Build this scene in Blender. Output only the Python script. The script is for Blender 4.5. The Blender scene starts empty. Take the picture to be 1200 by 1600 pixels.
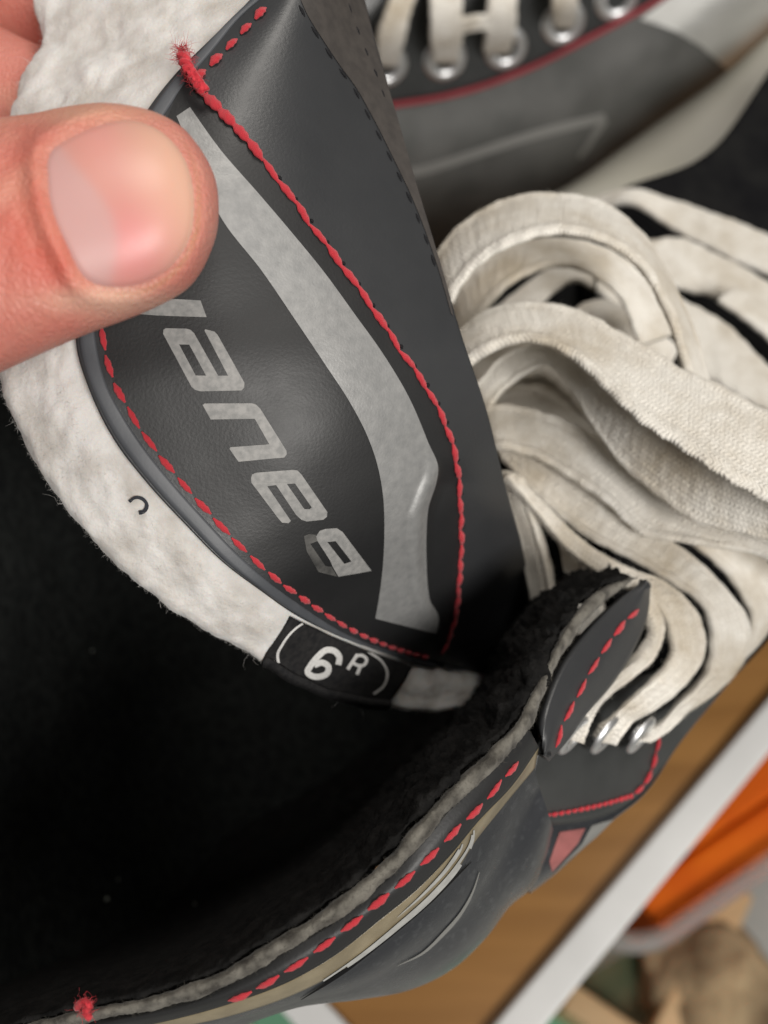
import bpy, bmesh, math, random
import numpy as np
from mathutils import Vector, Matrix, noise
from mathutils.bvhtree import BVHTree
from mathutils.geometry import tessellate_polygon

random.seed(7); np.random.seed(7)
sc = bpy.context.scene
C = sc.collection
S = 0.001                                   # numbers below are millimetres

# ------------------------------------------------------------------ camera
CAM_H, PITCH, LENS = 330.0, math.radians(60), 35.0
cd = bpy.data.cameras.new('camera'); cam = bpy.data.objects.new('camera', cd); C.objects.link(cam)
cd.sensor_fit = 'VERTICAL'; cd.sensor_height = 36.0; cd.sensor_width = 27.0; cd.lens = LENS
cd.clip_start = 0.005; cd.clip_end = 20.0
cam.location = (0, 0, CAM_H*S)
cam.rotation_euler = (math.pi/2 - PITCH, 0, 0)
cd.dof.use_dof = True; cd.dof.focus_distance = 0.106; cd.dof.aperture_fstop = 20
sc.camera = cam

# ------------------------------------------------------------------ world and lamps
w = bpy.data.worlds.new('World'); sc.world = w; w.use_nodes = True
bg = w.node_tree.nodes['Background']
bg.inputs[0].default_value = (1.0, 0.955, 0.90, 1); bg.inputs[1].default_value = 0.13
def area(name, loc, target, size, power, col):
    l = bpy.data.lights.new(name, 'AREA'); l.shape = 'DISK'; l.size = size; l.energy = power; l.color = col
    o = bpy.data.objects.new(name, l); C.objects.link(o); o.location = loc
    o.rotation_euler = (Vector(target)-Vector(loc)).to_track_quat('-Z', 'Y').to_euler()
area('window_light', (0.55, -0.88, 1.17), (0.02, 0.06, 0.2), 0.6, 20.5, (1.0, 0.965, 0.92))
area('overhead_fill', (0.25, 0.55, 1.6), (0.02, 0.08, 0.2), 0.7, 11, (1.0, 0.95, 0.88))  # unseen fill light from above, added to lift the shaded parts
sc.view_settings.view_transform = 'Standard'; sc.view_settings.look = 'None'
sc.view_settings.exposure = 0.0; sc.view_settings.gamma = 1.0; sc.view_settings.use_curve_mapping = False
sc.render.engine = 'CYCLES'
sc.cycles.use_denoising = True
sc.cycles.max_bounces = 8

# ------------------------------------------------------------------ helpers
FWD = np.array([0, math.cos(PITCH), -math.sin(PITCH)]); UP = np.array([0, math.sin(PITCH), math.cos(PITCH)])
RGT = np.array([1.0, 0, 0]); EYE = np.array([0, 0, CAM_H]); K = (36.0/LENS/2)/800.0
def ray(px, py): return FWD + RGT*((px-600)*K) + UP*((800-py)*K)
def P(px, py, d): return (EYE + ray(px, py)*d)*S            # a sighted point at d mm in front of the eye
def PA(a):
    a = np.asarray(a, float)
    return (EYE + (FWD + np.multiply.outer((a[..., 0]-600)*K, RGT) + np.multiply.outer((800-a[..., 1])*K, UP))*a[..., 2:3])*S
def onz(px, py, z):
    r = ray(px, py); return (EYE + r*((z-CAM_H)/r[2]))*S
def unP(v):
    q = np.asarray(v, float)/S - EYE; d = q@FWD
    return np.stack([600+(q@RGT)/d/K, 800-(q@UP)/d/K, d], -1)

def hermite(pts, ts, t):
    pts = np.asarray(pts, float); n = len(pts)
    m = np.zeros_like(pts); dt = np.diff(ts)
    sl = np.diff(pts, axis=0)/dt.reshape((-1,)+(1,)*(pts.ndim-1))
    m[0] = sl[0]; m[-1] = sl[-1]
    for i in range(1, n-1): m[i] = (sl[i-1]*dt[i]+sl[i]*dt[i-1])/(dt[i]+dt[i-1])
    k = np.clip(np.searchsorted(ts, t, side='right')-1, 0, n-2)
    sh = (-1,)+(1,)*(pts.ndim-1)
    h = dt[k]; u = (t-ts[k])/h; h = h.reshape(sh); u = u.reshape(sh)
    return ((2*u**3-3*u**2+1)*pts[k]+(u**3-2*u**2+u)*h*m[k]+(-2*u**3+3*u**2)*pts[k+1]+(u**3-u**2)*h*m[k+1])
def curve(pts, n):
    """smooth curve through pts, n samples evenly spaced along it"""
    pts = np.asarray(pts, float)
    ts = np.concatenate([[0], np.cumsum(np.linalg.norm(np.diff(pts[:, :2], axis=0), axis=1)+1e-6)])
    f = hermite(pts, ts, np.linspace(0, ts[-1], n*6))
    s = np.concatenate([[0], np.cumsum(np.linalg.norm(np.diff(f[:, :2], axis=0), axis=1))])
    q = np.linspace(0, s[-1], n)
    return np.stack([np.interp(q, s, f[:, i]) for i in range(f.shape[1])], -1)
def loft(curves, nu, nv, ws=None):
    """sheet through sighted curves: returns [nu, nv, 3] in (px, py, d)"""
    cs = np.stack([curve(c, nu) for c in curves], 0)
    ts = np.array(ws, float) if ws is not None else np.arange(len(curves), dtype=float)
    return np.swapaxes(hermite(cs, ts, np.linspace(ts[0], ts[-1], nv)), 0, 1)
def normals(G):
    du = np.gradient(G, axis=0); dv = np.gradient(G, axis=1)
    n = np.cross(du, dv); n /= np.linalg.norm(n, axis=-1, keepdims=True)+1e-12
    return n
def face_eye(G):
    n = normals(G); i, j = G.shape[0]//2, G.shape[1]//2
    if n[i, j]@(EYE*S-G[i, j]) < 0: G = G[:, ::-1]; n = normals(G)
    return G, n
def quads(nu, nv, wrap=False, off=0):
    q = []
    for i in range(nu-1):
        for j in range(nv if wrap else nv-1):
            a = i*nv+j; b = i*nv+(j+1) % nv
            q.append((a+off, a+nv+off, b+nv+off, b+off))
    return q
def mesh(name, verts, faces, mat, smooth=True, uv=None):
    me = bpy.data.meshes.new(name); me.from_pydata(np.asarray([tuple(v) for v in verts] if not isinstance(verts, np.ndarray) else verts, float).tolist(), [], faces)
    if smooth: me.polygons.foreach_set('use_smooth', [True]*len(me.polygons))
    if uv is not None:
        l = me.uv_layers.new(name='UVMap'); idx = np.empty(len(me.loops), int); me.loops.foreach_get('vertex_index', idx)
        l.data.foreach_set('uv', np.asarray(uv, float)[idx].ravel())
    if mat: me.materials.append(mat)
    me.update(); return me
def obj(name, me, parent=None):
    o = bpy.data.objects.new(name, me); C.objects.link(o)
    if parent is not None:
        o.parent = parent; o.matrix_parent_inverse = ROOTM[parent.name].inverted()
    ROOTM[o.name] = o.matrix_world.copy() if parent is None else Matrix.Identity(4)
    return o
ROOTM = {}
def thing(name, loc, label, cat, group=None):
    o = bpy.data.objects.new(name, None); C.objects.link(o); o.location = loc; o.empty_display_size = .01
    ROOTM[o.name] = Matrix.Translation(loc)
    return tag(o, label, cat, group)
def tag(o, label, cat, group=None):
    o['label'] = label; o['category'] = cat
    if group: o['group'] = group
    return o
def sheet(name, G, mat, parent, thick=None, uvs=None, eye=True):
    """G: [nu,nv,3] metres; with a thickness it is a closed solid"""
    if eye: G, n = face_eye(G)
    else: n = normals(G)
    nu, nv = G.shape[:2]
    u = np.concatenate([[0], np.cumsum(np.linalg.norm(np.diff(G[:, nv//2], axis=0), axis=1))])
    v = np.concatenate([[0], np.cumsum(np.linalg.norm(np.diff(G[nu//2], axis=0), axis=1))])
    uv = np.stack(np.meshgrid(u, v, indexing='ij'), -1).reshape(-1, 2)*1000
    V = G.reshape(-1, 3); F = [f[::-1] for f in quads(nu, nv)] if False else quads(nu, nv)
    if thick:
        B = (G - n*thick*S).reshape(-1, 3); m = nu*nv
        F = F + [tuple(x+m for x in reversed(f)) for f in quads(nu, nv)]
        rim = [i*nv for i in range(nu)] + [(nu-1)*nv+j for j in range(1, nv)] + [i*nv+nv-1 for i in range(nu-2, -1, -1)] + [j for j in range(nv-2, 0, -1)]
        for a, b in zip(rim, rim[1:]+rim[:1]): F.append((a, a+m, b+m, b))
        V = np.concatenate([V, B]); uv = np.concatenate([uv, uv])
    me = mesh(name, V, F, mat, uv=uv)
    bm = bmesh.new(); bm.from_mesh(me); bmesh.ops.recalc_face_normals(bm, faces=bm.faces)
    if not thick:
        f = bm.faces[len(bm.faces)//2] if hasattr(bm.faces, 'ensure_lookup_table') and not bm.faces.ensure_lookup_table() else None
        if eye and f.normal.dot(Vector(EYE*S)-f.calc_center_median()) < 0: bmesh.ops.reverse_faces(bm, faces=bm.faces)
    bm.to_mesh(me); bm.free()
    return obj(name, me, parent)
def bvh_of(*Gs):
    V, F = [], []
    for G in Gs:
        F += quads(G.shape[0], G.shape[1], off=len(V)); V += [tuple(map(float, x)) for x in G.reshape(-1, 3)]
    return BVHTree.FromPolygons(V, F)
def hit(b, px, py):
    r = ray(px, py); r = r/np.linalg.norm(r)
    p, n, i, d = b.ray_cast(Vector(EYE*S), Vector(r))
    if p is None: return None
    if n.dot(Vector(r)) > 0: n = -n
    return p, n
def fbm(p, sc_, oct=4):
    return noise.fractal(Vector(p)*sc_, 0.9, 2.0, oct, noise_basis='PERLIN_ORIGINAL')
def roughen(G, amp, scale, oct=4, seed=0.0, n=None):
    """real relief: move the grid along its normals by noise (amp mm, scale per mm)"""
    n = normals(G) if n is None else n
    D = np.array([[fbm(G[i, j]/S+seed, scale, oct) for j in range(G.shape[1])] for i in range(G.shape[0])])
    return G + n*(D[..., None]*amp*S)
def fibres(name, pts, nrm, mat, parent, lmin, lmax, rad, curl=.5, spread=.55):
    """loose fibres as thin three-sided tubes"""
    pts = np.asarray(pts, float); nrm = np.asarray(nrm, float); m = len(pts); rng = np.random.default_rng(m); k = 4
    un = lambda v: v/(np.linalg.norm(v, axis=1, keepdims=True)+1e-9)
    L = rng.uniform(lmin, lmax, (m, 1))*S; r = rad*S*rng.uniform(.7, 1.3, (m, 1))
    d = un(nrm+rng.normal(0, spread, (m, 3))); q = pts-nrm*.1*S; rows = []
    for s_ in range(k+1):
        a = un(np.cross(d, [.3, .5, .81])); b = np.cross(d, a); rr_ = r*(1-.75*s_/k)
        rows.append(np.stack([q+(a*math.cos(t*2.0944)+b*math.sin(t*2.0944))*rr_ for t in range(3)], 1))
        d = un(d+rng.normal(0, curl, (m, 3))); q = q+d*L/k
    V = np.stack(rows, 1).reshape(-1, 3)
    bs = (np.arange(m)*3*(k+1))[:, None]; F = []
    for s_ in range(k):
        for t in range(3):
            a0 = bs+s_*3+t; b0 = bs+s_*3+(t+1) % 3; F.append(np.concatenate([a0, b0, b0+3, a0+3], 1))
    F = np.concatenate(F)
    o = obj(name, mesh(name, V, F.tolist(), mat), parent); o['kind'] = 'stuff'
    return o
def pick(G, n, count, wfun=None):
    nu, nv = G.shape[:2]; I = np.random.randint(0, nu-1, count*3); J = np.random.randint(0, nv-1, count*3)
    if wfun is not None:
        keep = np.random.rand(len(I)) < wfun(I/(nu-1), J/(nv-1)); I, J = I[keep], J[keep]
    I, J = I[:count], J[:count]; a = np.random.rand(len(I), 1); b = np.random.rand(len(I), 1)
    p = (G[I, J]*(1-a)+G[I+1, J]*a)*(1-b)+(G[I, J+1]*(1-a)+G[I+1, J+1]*a)*b
    return p, n[I, J]
def subdivide(V, T, k):
    for _ in range(k):
        mid = {}; NT = []; V = list(V)
        def m(a, b):
            key = (min(a, b), max(a, b))
            if key not in mid: mid[key] = len(V); V.append((np.asarray(V[a])+np.asarray(V[b]))/2)
            return mid[key]
        for a, b, c in T:
            x, y, z = m(a, b), m(b, c), m(c, a); NT += [(a, x, z), (x, b, y), (z, y, c), (x, y, z)]
        T = NT
    return V, T
def decal(name, outer, holes, b, off, mat, parent, k=2):
    """flat print: an outline laid on the surface it is printed on"""
    loops = [outer]+holes
    T = tessellate_polygon([[Vector((x, y, 0)) for x, y in l] for l in loops])
    V = [np.array(p, float) for l in loops for p in l]
    V, T = subdivide(V, T, k)
    return lay(name, V, T, b, off, mat, parent)
def lay(name, V, T, b, off, mat, parent):
    Q = []; ok = []
    for p in V:
        h = hit(b, p[0], p[1])
        ok.append(h is not None); Q.append(h[0]+h[1]*off*S if h else Vector((0, 0, 0)))
    T = [t for t in T if all(ok[i] for i in t)]
    used = sorted({i for t in T for i in t}); re = {o: i for i, o in enumerate(used)}
    Q = [Q[i] for i in used]; T = [tuple(re[i] for i in t) for t in T]
    me = mesh(name, Q, T, mat)
    bm = bmesh.new(); bm.from_mesh(me)
    for f in bm.faces:
        if f.normal.dot(Vector(EYE*S)-f.calc_center_median()) < 0: f.normal_flip()
    bm.to_mesh(me); bm.free()
    return obj(name, me, parent)
def stroke(name, pts, width, b, off, mat, parent, n=24, taper=False):
    c = curve(pts, n); t = np.gradient(c, axis=0); t /= np.linalg.norm(t, axis=1, keepdims=True)
    nn = np.stack([-t[:, 1], t[:, 0]], -1); V = []; T = []
    for i in range(n):
        wd = float(np.interp(i/(n-1), np.linspace(0, 1, len(width)), width)) if isinstance(width, tuple) else width
        for s in (-.5, 0, .5): V.append(c[i, :2]+nn[i]*wd*s)
    for i in range(n-1):
        for j in range(2):
            a = i*3+j; T.append((a, a+3, a+4, a+1))
    return lay(name, V, T, b, off, mat, parent)
# ------------------------------------------------------------------ materials
def M(name, col, rough=.5, col2=None, nscale=400, bump=0, bscale=2000, spec=.5, metal=0, sheen=0, detail=4, contrast=(.35, .65), coat=0, sss=0, bdist=.0002, rvar=0):
    m = bpy.data.materials.new(name); m.use_nodes = True; N = m.node_tree.nodes; L = m.node_tree.links
    p = N['Principled BSDF']; p.inputs['Base Color'].default_value = (*col, 1); p.inputs['Roughness'].default_value = rough
    p.inputs['Specular IOR Level'].default_value = spec; p.inputs['Metallic'].default_value = metal
    if sheen:
        p.inputs['Sheen Weight'].default_value = sheen; p.inputs['Sheen Roughness'].default_value = .5
    if coat: p.inputs['Coat Weight'].default_value = coat
    if sss:
        p.inputs['Subsurface Weight'].default_value = sss; p.inputs['Subsurface Radius'].default_value = (1, .6, .4); p.inputs['Subsurface Scale'].default_value = .0015
    tc = N.new('ShaderNodeTexCoord')
    if col2:
        n = N.new('ShaderNodeTexNoise'); n.inputs['Scale'].default_value = nscale; n.inputs['Detail'].default_value = detail; L.new(tc.outputs['Object'], n.inputs['Vector'])
        r = N.new('ShaderNodeValToRGB'); r.color_ramp.elements[0].position = contrast[0]; r.color_ramp.elements[1].position = contrast[1]
        r.color_ramp.elements[0].color = (*col, 1); r.color_ramp.elements[1].color = (*col2, 1)
        L.new(n.outputs['Fac'], r.inputs['Fac']); L.new(r.outputs['Color'], p.inputs['Base Color'])
    if rvar:
        n = N.new('ShaderNodeTexNoise'); n.inputs['Scale'].default_value = 110; n.inputs['Detail'].default_value = 8; n.inputs['Roughness'].default_value = .7; L.new(tc.outputs['Object'], n.inputs['Vector'])
        q = N.new('ShaderNodeMapRange'); q.inputs['From Min'].default_value = .3; q.inputs['From Max'].default_value = .7; q.inputs['To Min'].default_value = rough-rvar; q.inputs['To Max'].default_value = rough+rvar
        L.new(n.outputs['Fac'], q.inputs['Value']); L.new(q.outputs['Result'], p.inputs['Roughness'])
    if bump:
        n = N.new('ShaderNodeTexNoise'); n.inputs['Scale'].default_value = bscale; n.inputs['Detail'].default_value = 6; L.new(tc.outputs['Object'], n.inputs['Vector'])
        b = N.new('ShaderNodeBump'); b.inputs['Strength'].default_value = bump; b.inputs['Distance'].default_value = bdist
        L.new(n.outputs['Fac'], b.inputs['Height']); L.new(b.outputs['Normal'], p.inputs['Normal'])
    return m
m_vinyl = M('vinyl', (.028, .0295, .032), .40, (.036, .0375, .040), 60, .4, 3000, .6, bdist=.00006, rvar=.05)
m_panel = M('panel_vinyl', (.0135, .0138, .0145), .48, (.018, .0184, .019), 60, .4, 3000, .5, bdist=.00006, rvar=.05)
m_bind = M('binding_vinyl', (.062, .067, .075), .5, (.078, .083, .092), 200, .2, 3000, .5, bdist=.00006)
m_backedge = M('tape', (.045, .040, .037), .65, (.06, .053, .048), 700, .3, 3000, .4, bdist=.00008)
m_silver = M('silver_print', (.235, .238, .237), .5, (.34, .34, .335), 900, .5, 3500, .35, metal=.3, bdist=.00008, detail=9, contrast=(.2, .8), rvar=.1)
m_letter = M('letter_print', (.22, .22, .215), .6, (.31, .305, .295), 1500, .25, 3000, .3, metal=.05, bdist=.00006, detail=8)
m_worn = M('worn_print', (.035, .035, .034), .5, (.13, .127, .12), 600, .25, 3000, .5, detail=8, contrast=(.30, .70), bdist=.00006)
m_felt = M('white_felt', (.47, .435, .395), .95, (.72, .70, .675), 230, .5, 2600, .1, sheen=.2, detail=9, sss=.25, contrast=(.25, .6), bdist=.0002)
m_felt_f = M('felt_fibre', (.70, .68, .65), .9, spec=.1, sheen=.2)
m_gfelt = M('grey_felt', (.048, .044, .038), .95, (.165, .155, .133), 450, .5, 3000, .1, sheen=.15, detail=9, contrast=(.35, .6), bdist=.0002)
m_gfelt_f = M('grey_fibre', (.14, .132, .115), .9, spec=.1)
m_pile = M('black_pile', (.0045, .0045, .0045), .95, (.013, .0125, .012), 500, .9, 1500, .12, detail=8, bdist=.0004)
m_pile_f = M('pile_fibre', (.011, .0105, .010), .9, spec=.1)
m_lining = M('black_lining', (.008, .009, .009), .95, (.018, .020, .019), 500, .6, 1800, .1, bdist=.0003)
m_red = M('red_thread', (.44, .017, .03), .7, (.60, .036, .05), 2500, .7, 5000, .3, sheen=.2, bdist=.0001)
m_blk = M('black_thread', (.008, .008, .010), .7, bump=.4, bscale=6000, spec=.3)
m_tag = M('woven_tag', (.010, .010, .011), .8, (.022, .021, .021), 1500, .5, 5000, .25, bdist=.0001)
m_tagw = M('tag_print', (.50, .49, .48), .75, (.66, .65, .63), 3500, .4, 5000, .2, contrast=(.3, .5))
m_ink = M('ink', (.02, .022, .03), .8)
m_body = M('boot_composite', (.030, .032, .036), .30, (.060, .063, .067), 900, .25, 2500, .5, detail=10, contrast=(.54, .80), bdist=.0001, rvar=.07)
m_facing = M('facing_vinyl', (.034, .036, .036), .36, (.042, .044, .044), 200, .2, 3000, .5, bdist=.00006)
m_tan = M('tan_band', (.19, .155, .095), .28, (.26, .215, .135), 300, .3, 2500, .5, bdist=.00008)
m_stripe = M('stripe_print', (.40, .40, .385), .4, (.5, .5, .48), 800, spec=.5, metal=.2)
m_pink = M('pink_print', (.34, .115, .11), .5, (.24, .085, .08), 300)
m_metal = M('eyelet_metal', (.86, .87, .88), .40, metal=1.0, bump=.1, bscale=800)
m_dark = M('dark_rubber', (.006, .006, .007), .75, (.012, .012, .012), 100, .2, 1500, .06)
m_side2 = M('grey_side_vinyl', (.085, .086, .082), .6, (.125, .125, .12), 60, .2, 1500, .3, bdist=.0001)
m_outline = M('pale_outline', (.20, .20, .19), .45)
m_silver2 = M('brushed_silver', (.42, .42, .40), .4, (.5, .5, .48), 60, metal=.3)
m_piping = M('red_piping', (.25, .022, .032), .7)
m_outline2 = M('silver_outline', (.24, .24, .23), .45)
m_holder = M('cream_plastic', (.72, .70, .60), .4, (.80, .78, .70), 30, .1, 500, bdist=.0002)
m_steel = M('steel', (.6, .6, .62), .25, metal=1)
m_nail = None
def lace_mat():
    m = bpy.data.materials.new('cotton_lace'); m.use_nodes = True; N = m.node_tree.nodes; L = m.node_tree.links
    p = N['Principled BSDF']; p.inputs['Roughness'].default_value = .95; p.inputs['Specular IOR Level'].default_value = .08
    p.inputs['Sheen Weight'].default_value = .15
    tc = N.new('ShaderNodeTexCoord')
    n = N.new('ShaderNodeTexNoise'); n.inputs['Scale'].default_value = 55; n.inputs['Detail'].default_value = 9; n.inputs['Roughness'].default_value = .65; L.new(tc.outputs['Object'], n.inputs['Vector'])
    r = N.new('ShaderNodeValToRGB'); e = r.color_ramp.elements
    e[0].position = .34; e[0].color = (.54, .47, .365, 1); e[1].position = .58; e[1].color = (.86, .825, .755, 1)
    L.new(n.outputs['Fac'], r.inputs['Fac'])
    sep = N.new('ShaderNodeSeparateXYZ'); L.new(tc.outputs['UV'], sep.inputs[0])
    def math_(op, a, b=None):
        q = N.new('ShaderNodeMath'); q.operation = op
        for i, v in enumerate((a, b)):
            if v is None: continue
            if isinstance(v, (int, float)): q.inputs[i].default_value = v
            else: L.new(v, q.inputs[i])
        return q.outputs[0]
    n3 = N.new('ShaderNodeTexNoise'); n3.inputs['Scale'].default_value = 500; L.new(tc.outputs['Object'], n3.inputs['Vector'])
    wob = math_('MULTIPLY', n3.outputs['Fac'], .8)
    u = math_('ADD', sep.outputs[0], wob); v = math_('ADD', sep.outputs[1], wob)
    # flat braid: yarns in columns, slanting the other way in every second column
    cw = .80
    tri = math_('PINGPONG', v, cw)
    s1 = math_('SINE', math_('MULTIPLY', math_('ADD', u, math_('MULTIPLY', tri, .9)), 9.6))
    colm = math_('COSINE', math_('MULTIPLY', v, 2*math.pi/cw))
    h0 = math_('ADD', math_('MULTIPLY', s1, .55), math_('MULTIPLY', colm, .30))
    n2 = N.new('ShaderNodeTexNoise'); n2.inputs['Scale'].default_value = 4200; n2.inputs['Detail'].default_value = 5; L.new(tc.outputs['Object'], n2.inputs['Vector'])
    h = math_('ADD', h0, math_('MULTIPLY', n2.outputs['Fac'], 1.5))
    b = N.new('ShaderNodeBump'); b.inputs['Strength'].default_value = .6; b.inputs['Distance'].default_value = .0002
    L.new(h, b.inputs['Height']); L.new(b.outputs['Normal'], p.inputs['Normal'])
    mr = N.new('ShaderNodeMapRange'); mr.inputs['From Min'].default_value = -.7; mr.inputs['From Max'].default_value = .35; mr.inputs['To Min'].default_value = .84; mr.inputs['To Max'].default_value = 1.0
    L.new(h0, mr.inputs['Value'])
    mx = N.new('ShaderNodeMix'); mx.data_type = 'RGBA'; mx.blend_type = 'MULTIPLY'; mx.inputs[0].default_value = 1
    L.new(r.outputs['Color'], mx.inputs[6]); L.new(mr.outputs['Result'], mx.inputs[7]); L.new(mx.outputs[2], p.inputs['Base Color'])
    return m
m_lace = lace_mat()
m_lace_f = M('lace_fibre', (.78, .74, .66), .9, spec=.1)
def attr_mat(name, rough, sss, scale, bump, bscale, spec=.4, coat=0):
    m = M(name, (.6, .35, .28), rough, bump=bump, bscale=bscale, spec=spec, coat=coat, bdist=.00012); N = m.node_tree.nodes
    p = N['Principled BSDF']; a = N.new('ShaderNodeAttribute'); a.attribute_name = 'pigment'
    m.node_tree.links.new(a.outputs['Color'], p.inputs['Base Color'])
    p.inputs['Subsurface Weight'].default_value = sss; p.inputs['Subsurface Radius'].default_value = (1, .35, .2); p.inputs['Subsurface Scale'].default_value = scale
    return m
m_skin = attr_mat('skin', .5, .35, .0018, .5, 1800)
def skin_lines():
    N = m_skin.node_tree.nodes; L = m_skin.node_tree.links; tc = N.new('ShaderNodeTexCoord'); mp = N.new('ShaderNodeMapping'); mp.inputs['Scale'].default_value = (1, 1.0, .6)
    vo = N.new('ShaderNodeTexVoronoi'); vo.feature = 'DISTANCE_TO_EDGE'; vo.inputs['Scale'].default_value = 1500
    L.new(tc.outputs['Object'], mp.inputs['Vector']); L.new(mp.outputs['Vector'], vo.inputs['Vector'])
    b0 = [n for n in N if n.type == 'BUMP'][0]; b = N.new('ShaderNodeBump'); b.inputs['Strength'].default_value = .45; b.inputs['Distance'].default_value = .00014
    mr = N.new('ShaderNodeMapRange'); mr.inputs['From Max'].default_value = .25; L.new(vo.outputs['Distance'], mr.inputs['Value'])
    L.new(mr.outputs['Result'], b.inputs['Height']); L.new(b0.outputs['Normal'], b.inputs['Normal']); L.new(b.outputs['Normal'], N['Principled BSDF'].inputs['Normal'])
skin_lines()
m_nail = attr_mat('nail', .42, .2, .0012, .06, 500, .5)

# ------------------------------------------------------------------ table, floor
def structure(o): o['kind'] = 'structure'; return o
def wood_mat():
    m = M('wood', (.36, .18, .06), .42, spec=.4); N = m.node_tree.nodes; L = m.node_tree.links; p = N['Principled BSDF']
    tc = N.new('ShaderNodeTexCoord'); mp = N.new('ShaderNodeMapping'); mp.inputs['Rotation'].default_value = (0, 0, math.radians(-42)); mp.inputs['Scale'].default_value = (6, 70, 6)
    L.new(tc.outputs['Object'], mp.inputs['Vector'])
    n = N.new('ShaderNodeTexNoise'); n.inputs['Scale'].default_value = 1.4; n.inputs['Detail'].default_value = 6; n.inputs['Distortion'].default_value = .6
    L.new(mp.outputs['Vector'], n.inputs['Vector'])
    r = N.new('ShaderNodeValToRGB'); e = r.color_ramp.elements; e[0].position = .3; e[0].color = (.27, .13, .038, 1); e[1].position = .7; e[1].color = (.36, .18, .055, 1)
    L.new(n.outputs['Fac'], r.inputs['Fac']); L.new(r.outputs['Color'], p.inputs['Base Color'])
    return m
m_wood = wood_mat(); m_white = M('white_edge', (.78, .78, .77), .4, (.72, .72, .71), 40)
def prism(name, poly, z0, z1, mat, parent=None, bevel=0):
    n = len(poly); V = [(x, y, z0) for x, y in poly]+[(x, y, z1) for x, y in poly]
    F = [tuple(range(n))[::-1], tuple(range(n, 2*n))]+[(i, (i+1) % n, n+(i+1) % n, n+i) for i in range(n)]
    me = mesh(name, V, F, mat, smooth=False)
    bm = bmesh.new(); bm.from_mesh(me); bmesh.ops.recalc_face_normals(bm, faces=bm.faces)
    if bevel: bmesh.ops.bevel(bm, geom=list(bm.edges), offset=bevel, segments=3, affect='EDGES', profile=.6)
    bm.to_mesh(me); bm.free()
    return obj(name, me, parent)
e1 = onz(1200, 1092, 0); e2 = onz(800, 1566, 0)               # right edge of the wood
f1 = onz(505, 1560, 0); f2 = onz(548, 1606, 0)                # left edge of the wood
def xint(a, b, c, d):
    A = np.array([b[:2]-a[:2], -(d[:2]-c[:2])]).T; s = np.linalg.solve(A, c[:2]-a[:2]); return a[:2]+(b[:2]-a[:2])*s[0]
corner = xint(e1, e2, f1, f2)
du = (e1-e2)[:2]; du /= np.linalg.norm(du); dv = (f1-f2)[:2]; dv /= np.linalg.norm(dv)
table = prism('table', [corner, corner+du*1.3, corner+du*1.3+dv*1.0, corner+dv*1.0], -.018, 0, m_wood)
structure(table); table['label'] = 'brown wooden table top under the skates with white edge strips'
def strip(a, d, side, w, L):
    return prism('edge_strip', [a-d*.0, a+d*L, a+d*L+side*w, a+side*w], -.020, .004, m_white, table, bevel=.0015)
pu = np.array([du[1], -du[0]]); pu = pu if pu@dv < 0 else -pu
pv = np.array([dv[1], -dv[0]]); pv = pv if pv@du < 0 else -pv
strip(corner, du, pu, .0108, 1.3); strip(corner, dv, pv, .0108, 1.0)
m_floor = M('floor', (.30, .31, .29), .6, (.38, .38, .36), 8, .1, 60)
fl = prism('floor', [(-3, -3), (3, -3), (3, 3), (-3, 3)], -.37, -.35, m_floor); structure(fl)

# ------------------------------------------------------------------ THE HELD SKATE
base = onz(700, 900, 0)
skate = thing('ice_skate', Vector(base), 'black hockey skate in front, its tongue pulled up by the hand', 'ice skate')

# ---- tongue
L0 = [(470,-100,113),(390,0,110.5),(330,60,108.5),(270,120,106.5),(225,180,105),(170,300,103),(128,440,102),(120,545,102),(140,610,102),(180,690,103),(230,755,104),(290,820,105.5),(350,880,107.5),(410,925,110.5),(460,960,115),(520,990,121),(590,1015,131),(660,1035,145),(720,1048,158),(800,1060,172)]
RR = [(545,-100,123),(570,0,121),(600,110,119),(640,250,117),(685,400,116),(720,520,116),(760,640,120),(790,760,129),(815,850,142),(830,930,157),(840,1000,169),(845,1050,178)]
NT = 260
l0 = curve(L0, NT); rr = curve(RR, NT); tt = np.linspace(0, 1, NT)[:, None]
def col(k, bow):
    c = l0*(1-k)+rr*k; b = bow*(1-tt[:, 0]**3*.75); c = c.copy(); c[:, 2] -= b; return c
TGp = loft([l0, col(.18, 2.6), col(.42, 5.4), col(.68, 5.6), col(.88, 2.8), rr], NT, 190, [0, .18, .42, .68, .88, 1])
# the soft dent along the lower part of the silver stripe and a few slack waves
x, y = TGp[..., 0], TGp[..., 1]
cx = np.interp(y, [700, 745, 800, 880, 930, 990], [690, 684, 662, 658, 664, 690])
env = np.clip((y-715)/40, 0, 1)*np.clip((1010-y)/60, 0, 1)
TGp[..., 2] += env*(1.9/(1+np.exp(-(x-cx)/3.2)) * np.exp(-np.clip(x-cx, 0, None)/55) - .6*np.exp(-((x-cx+12)/10)**2) - .22*np.exp(-((x-cx-9)/4)**2) + .18*np.exp(-((x-cx+26)/5)**2))
TGp[..., 2] += .35*np.sin(x*.012+y*.007)*np.exp(-((x-470)/190)**2)
TG = PA(TGp); TG, TN = face_eye(TG)
tongue = sheet('tongue', TG, m_vinyl, skate, thick=1.2)
tongue['label'] = 'upright black tongue with silver stripe, red stitching and white felt edge'
bT = bvh_of(TG)
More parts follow.
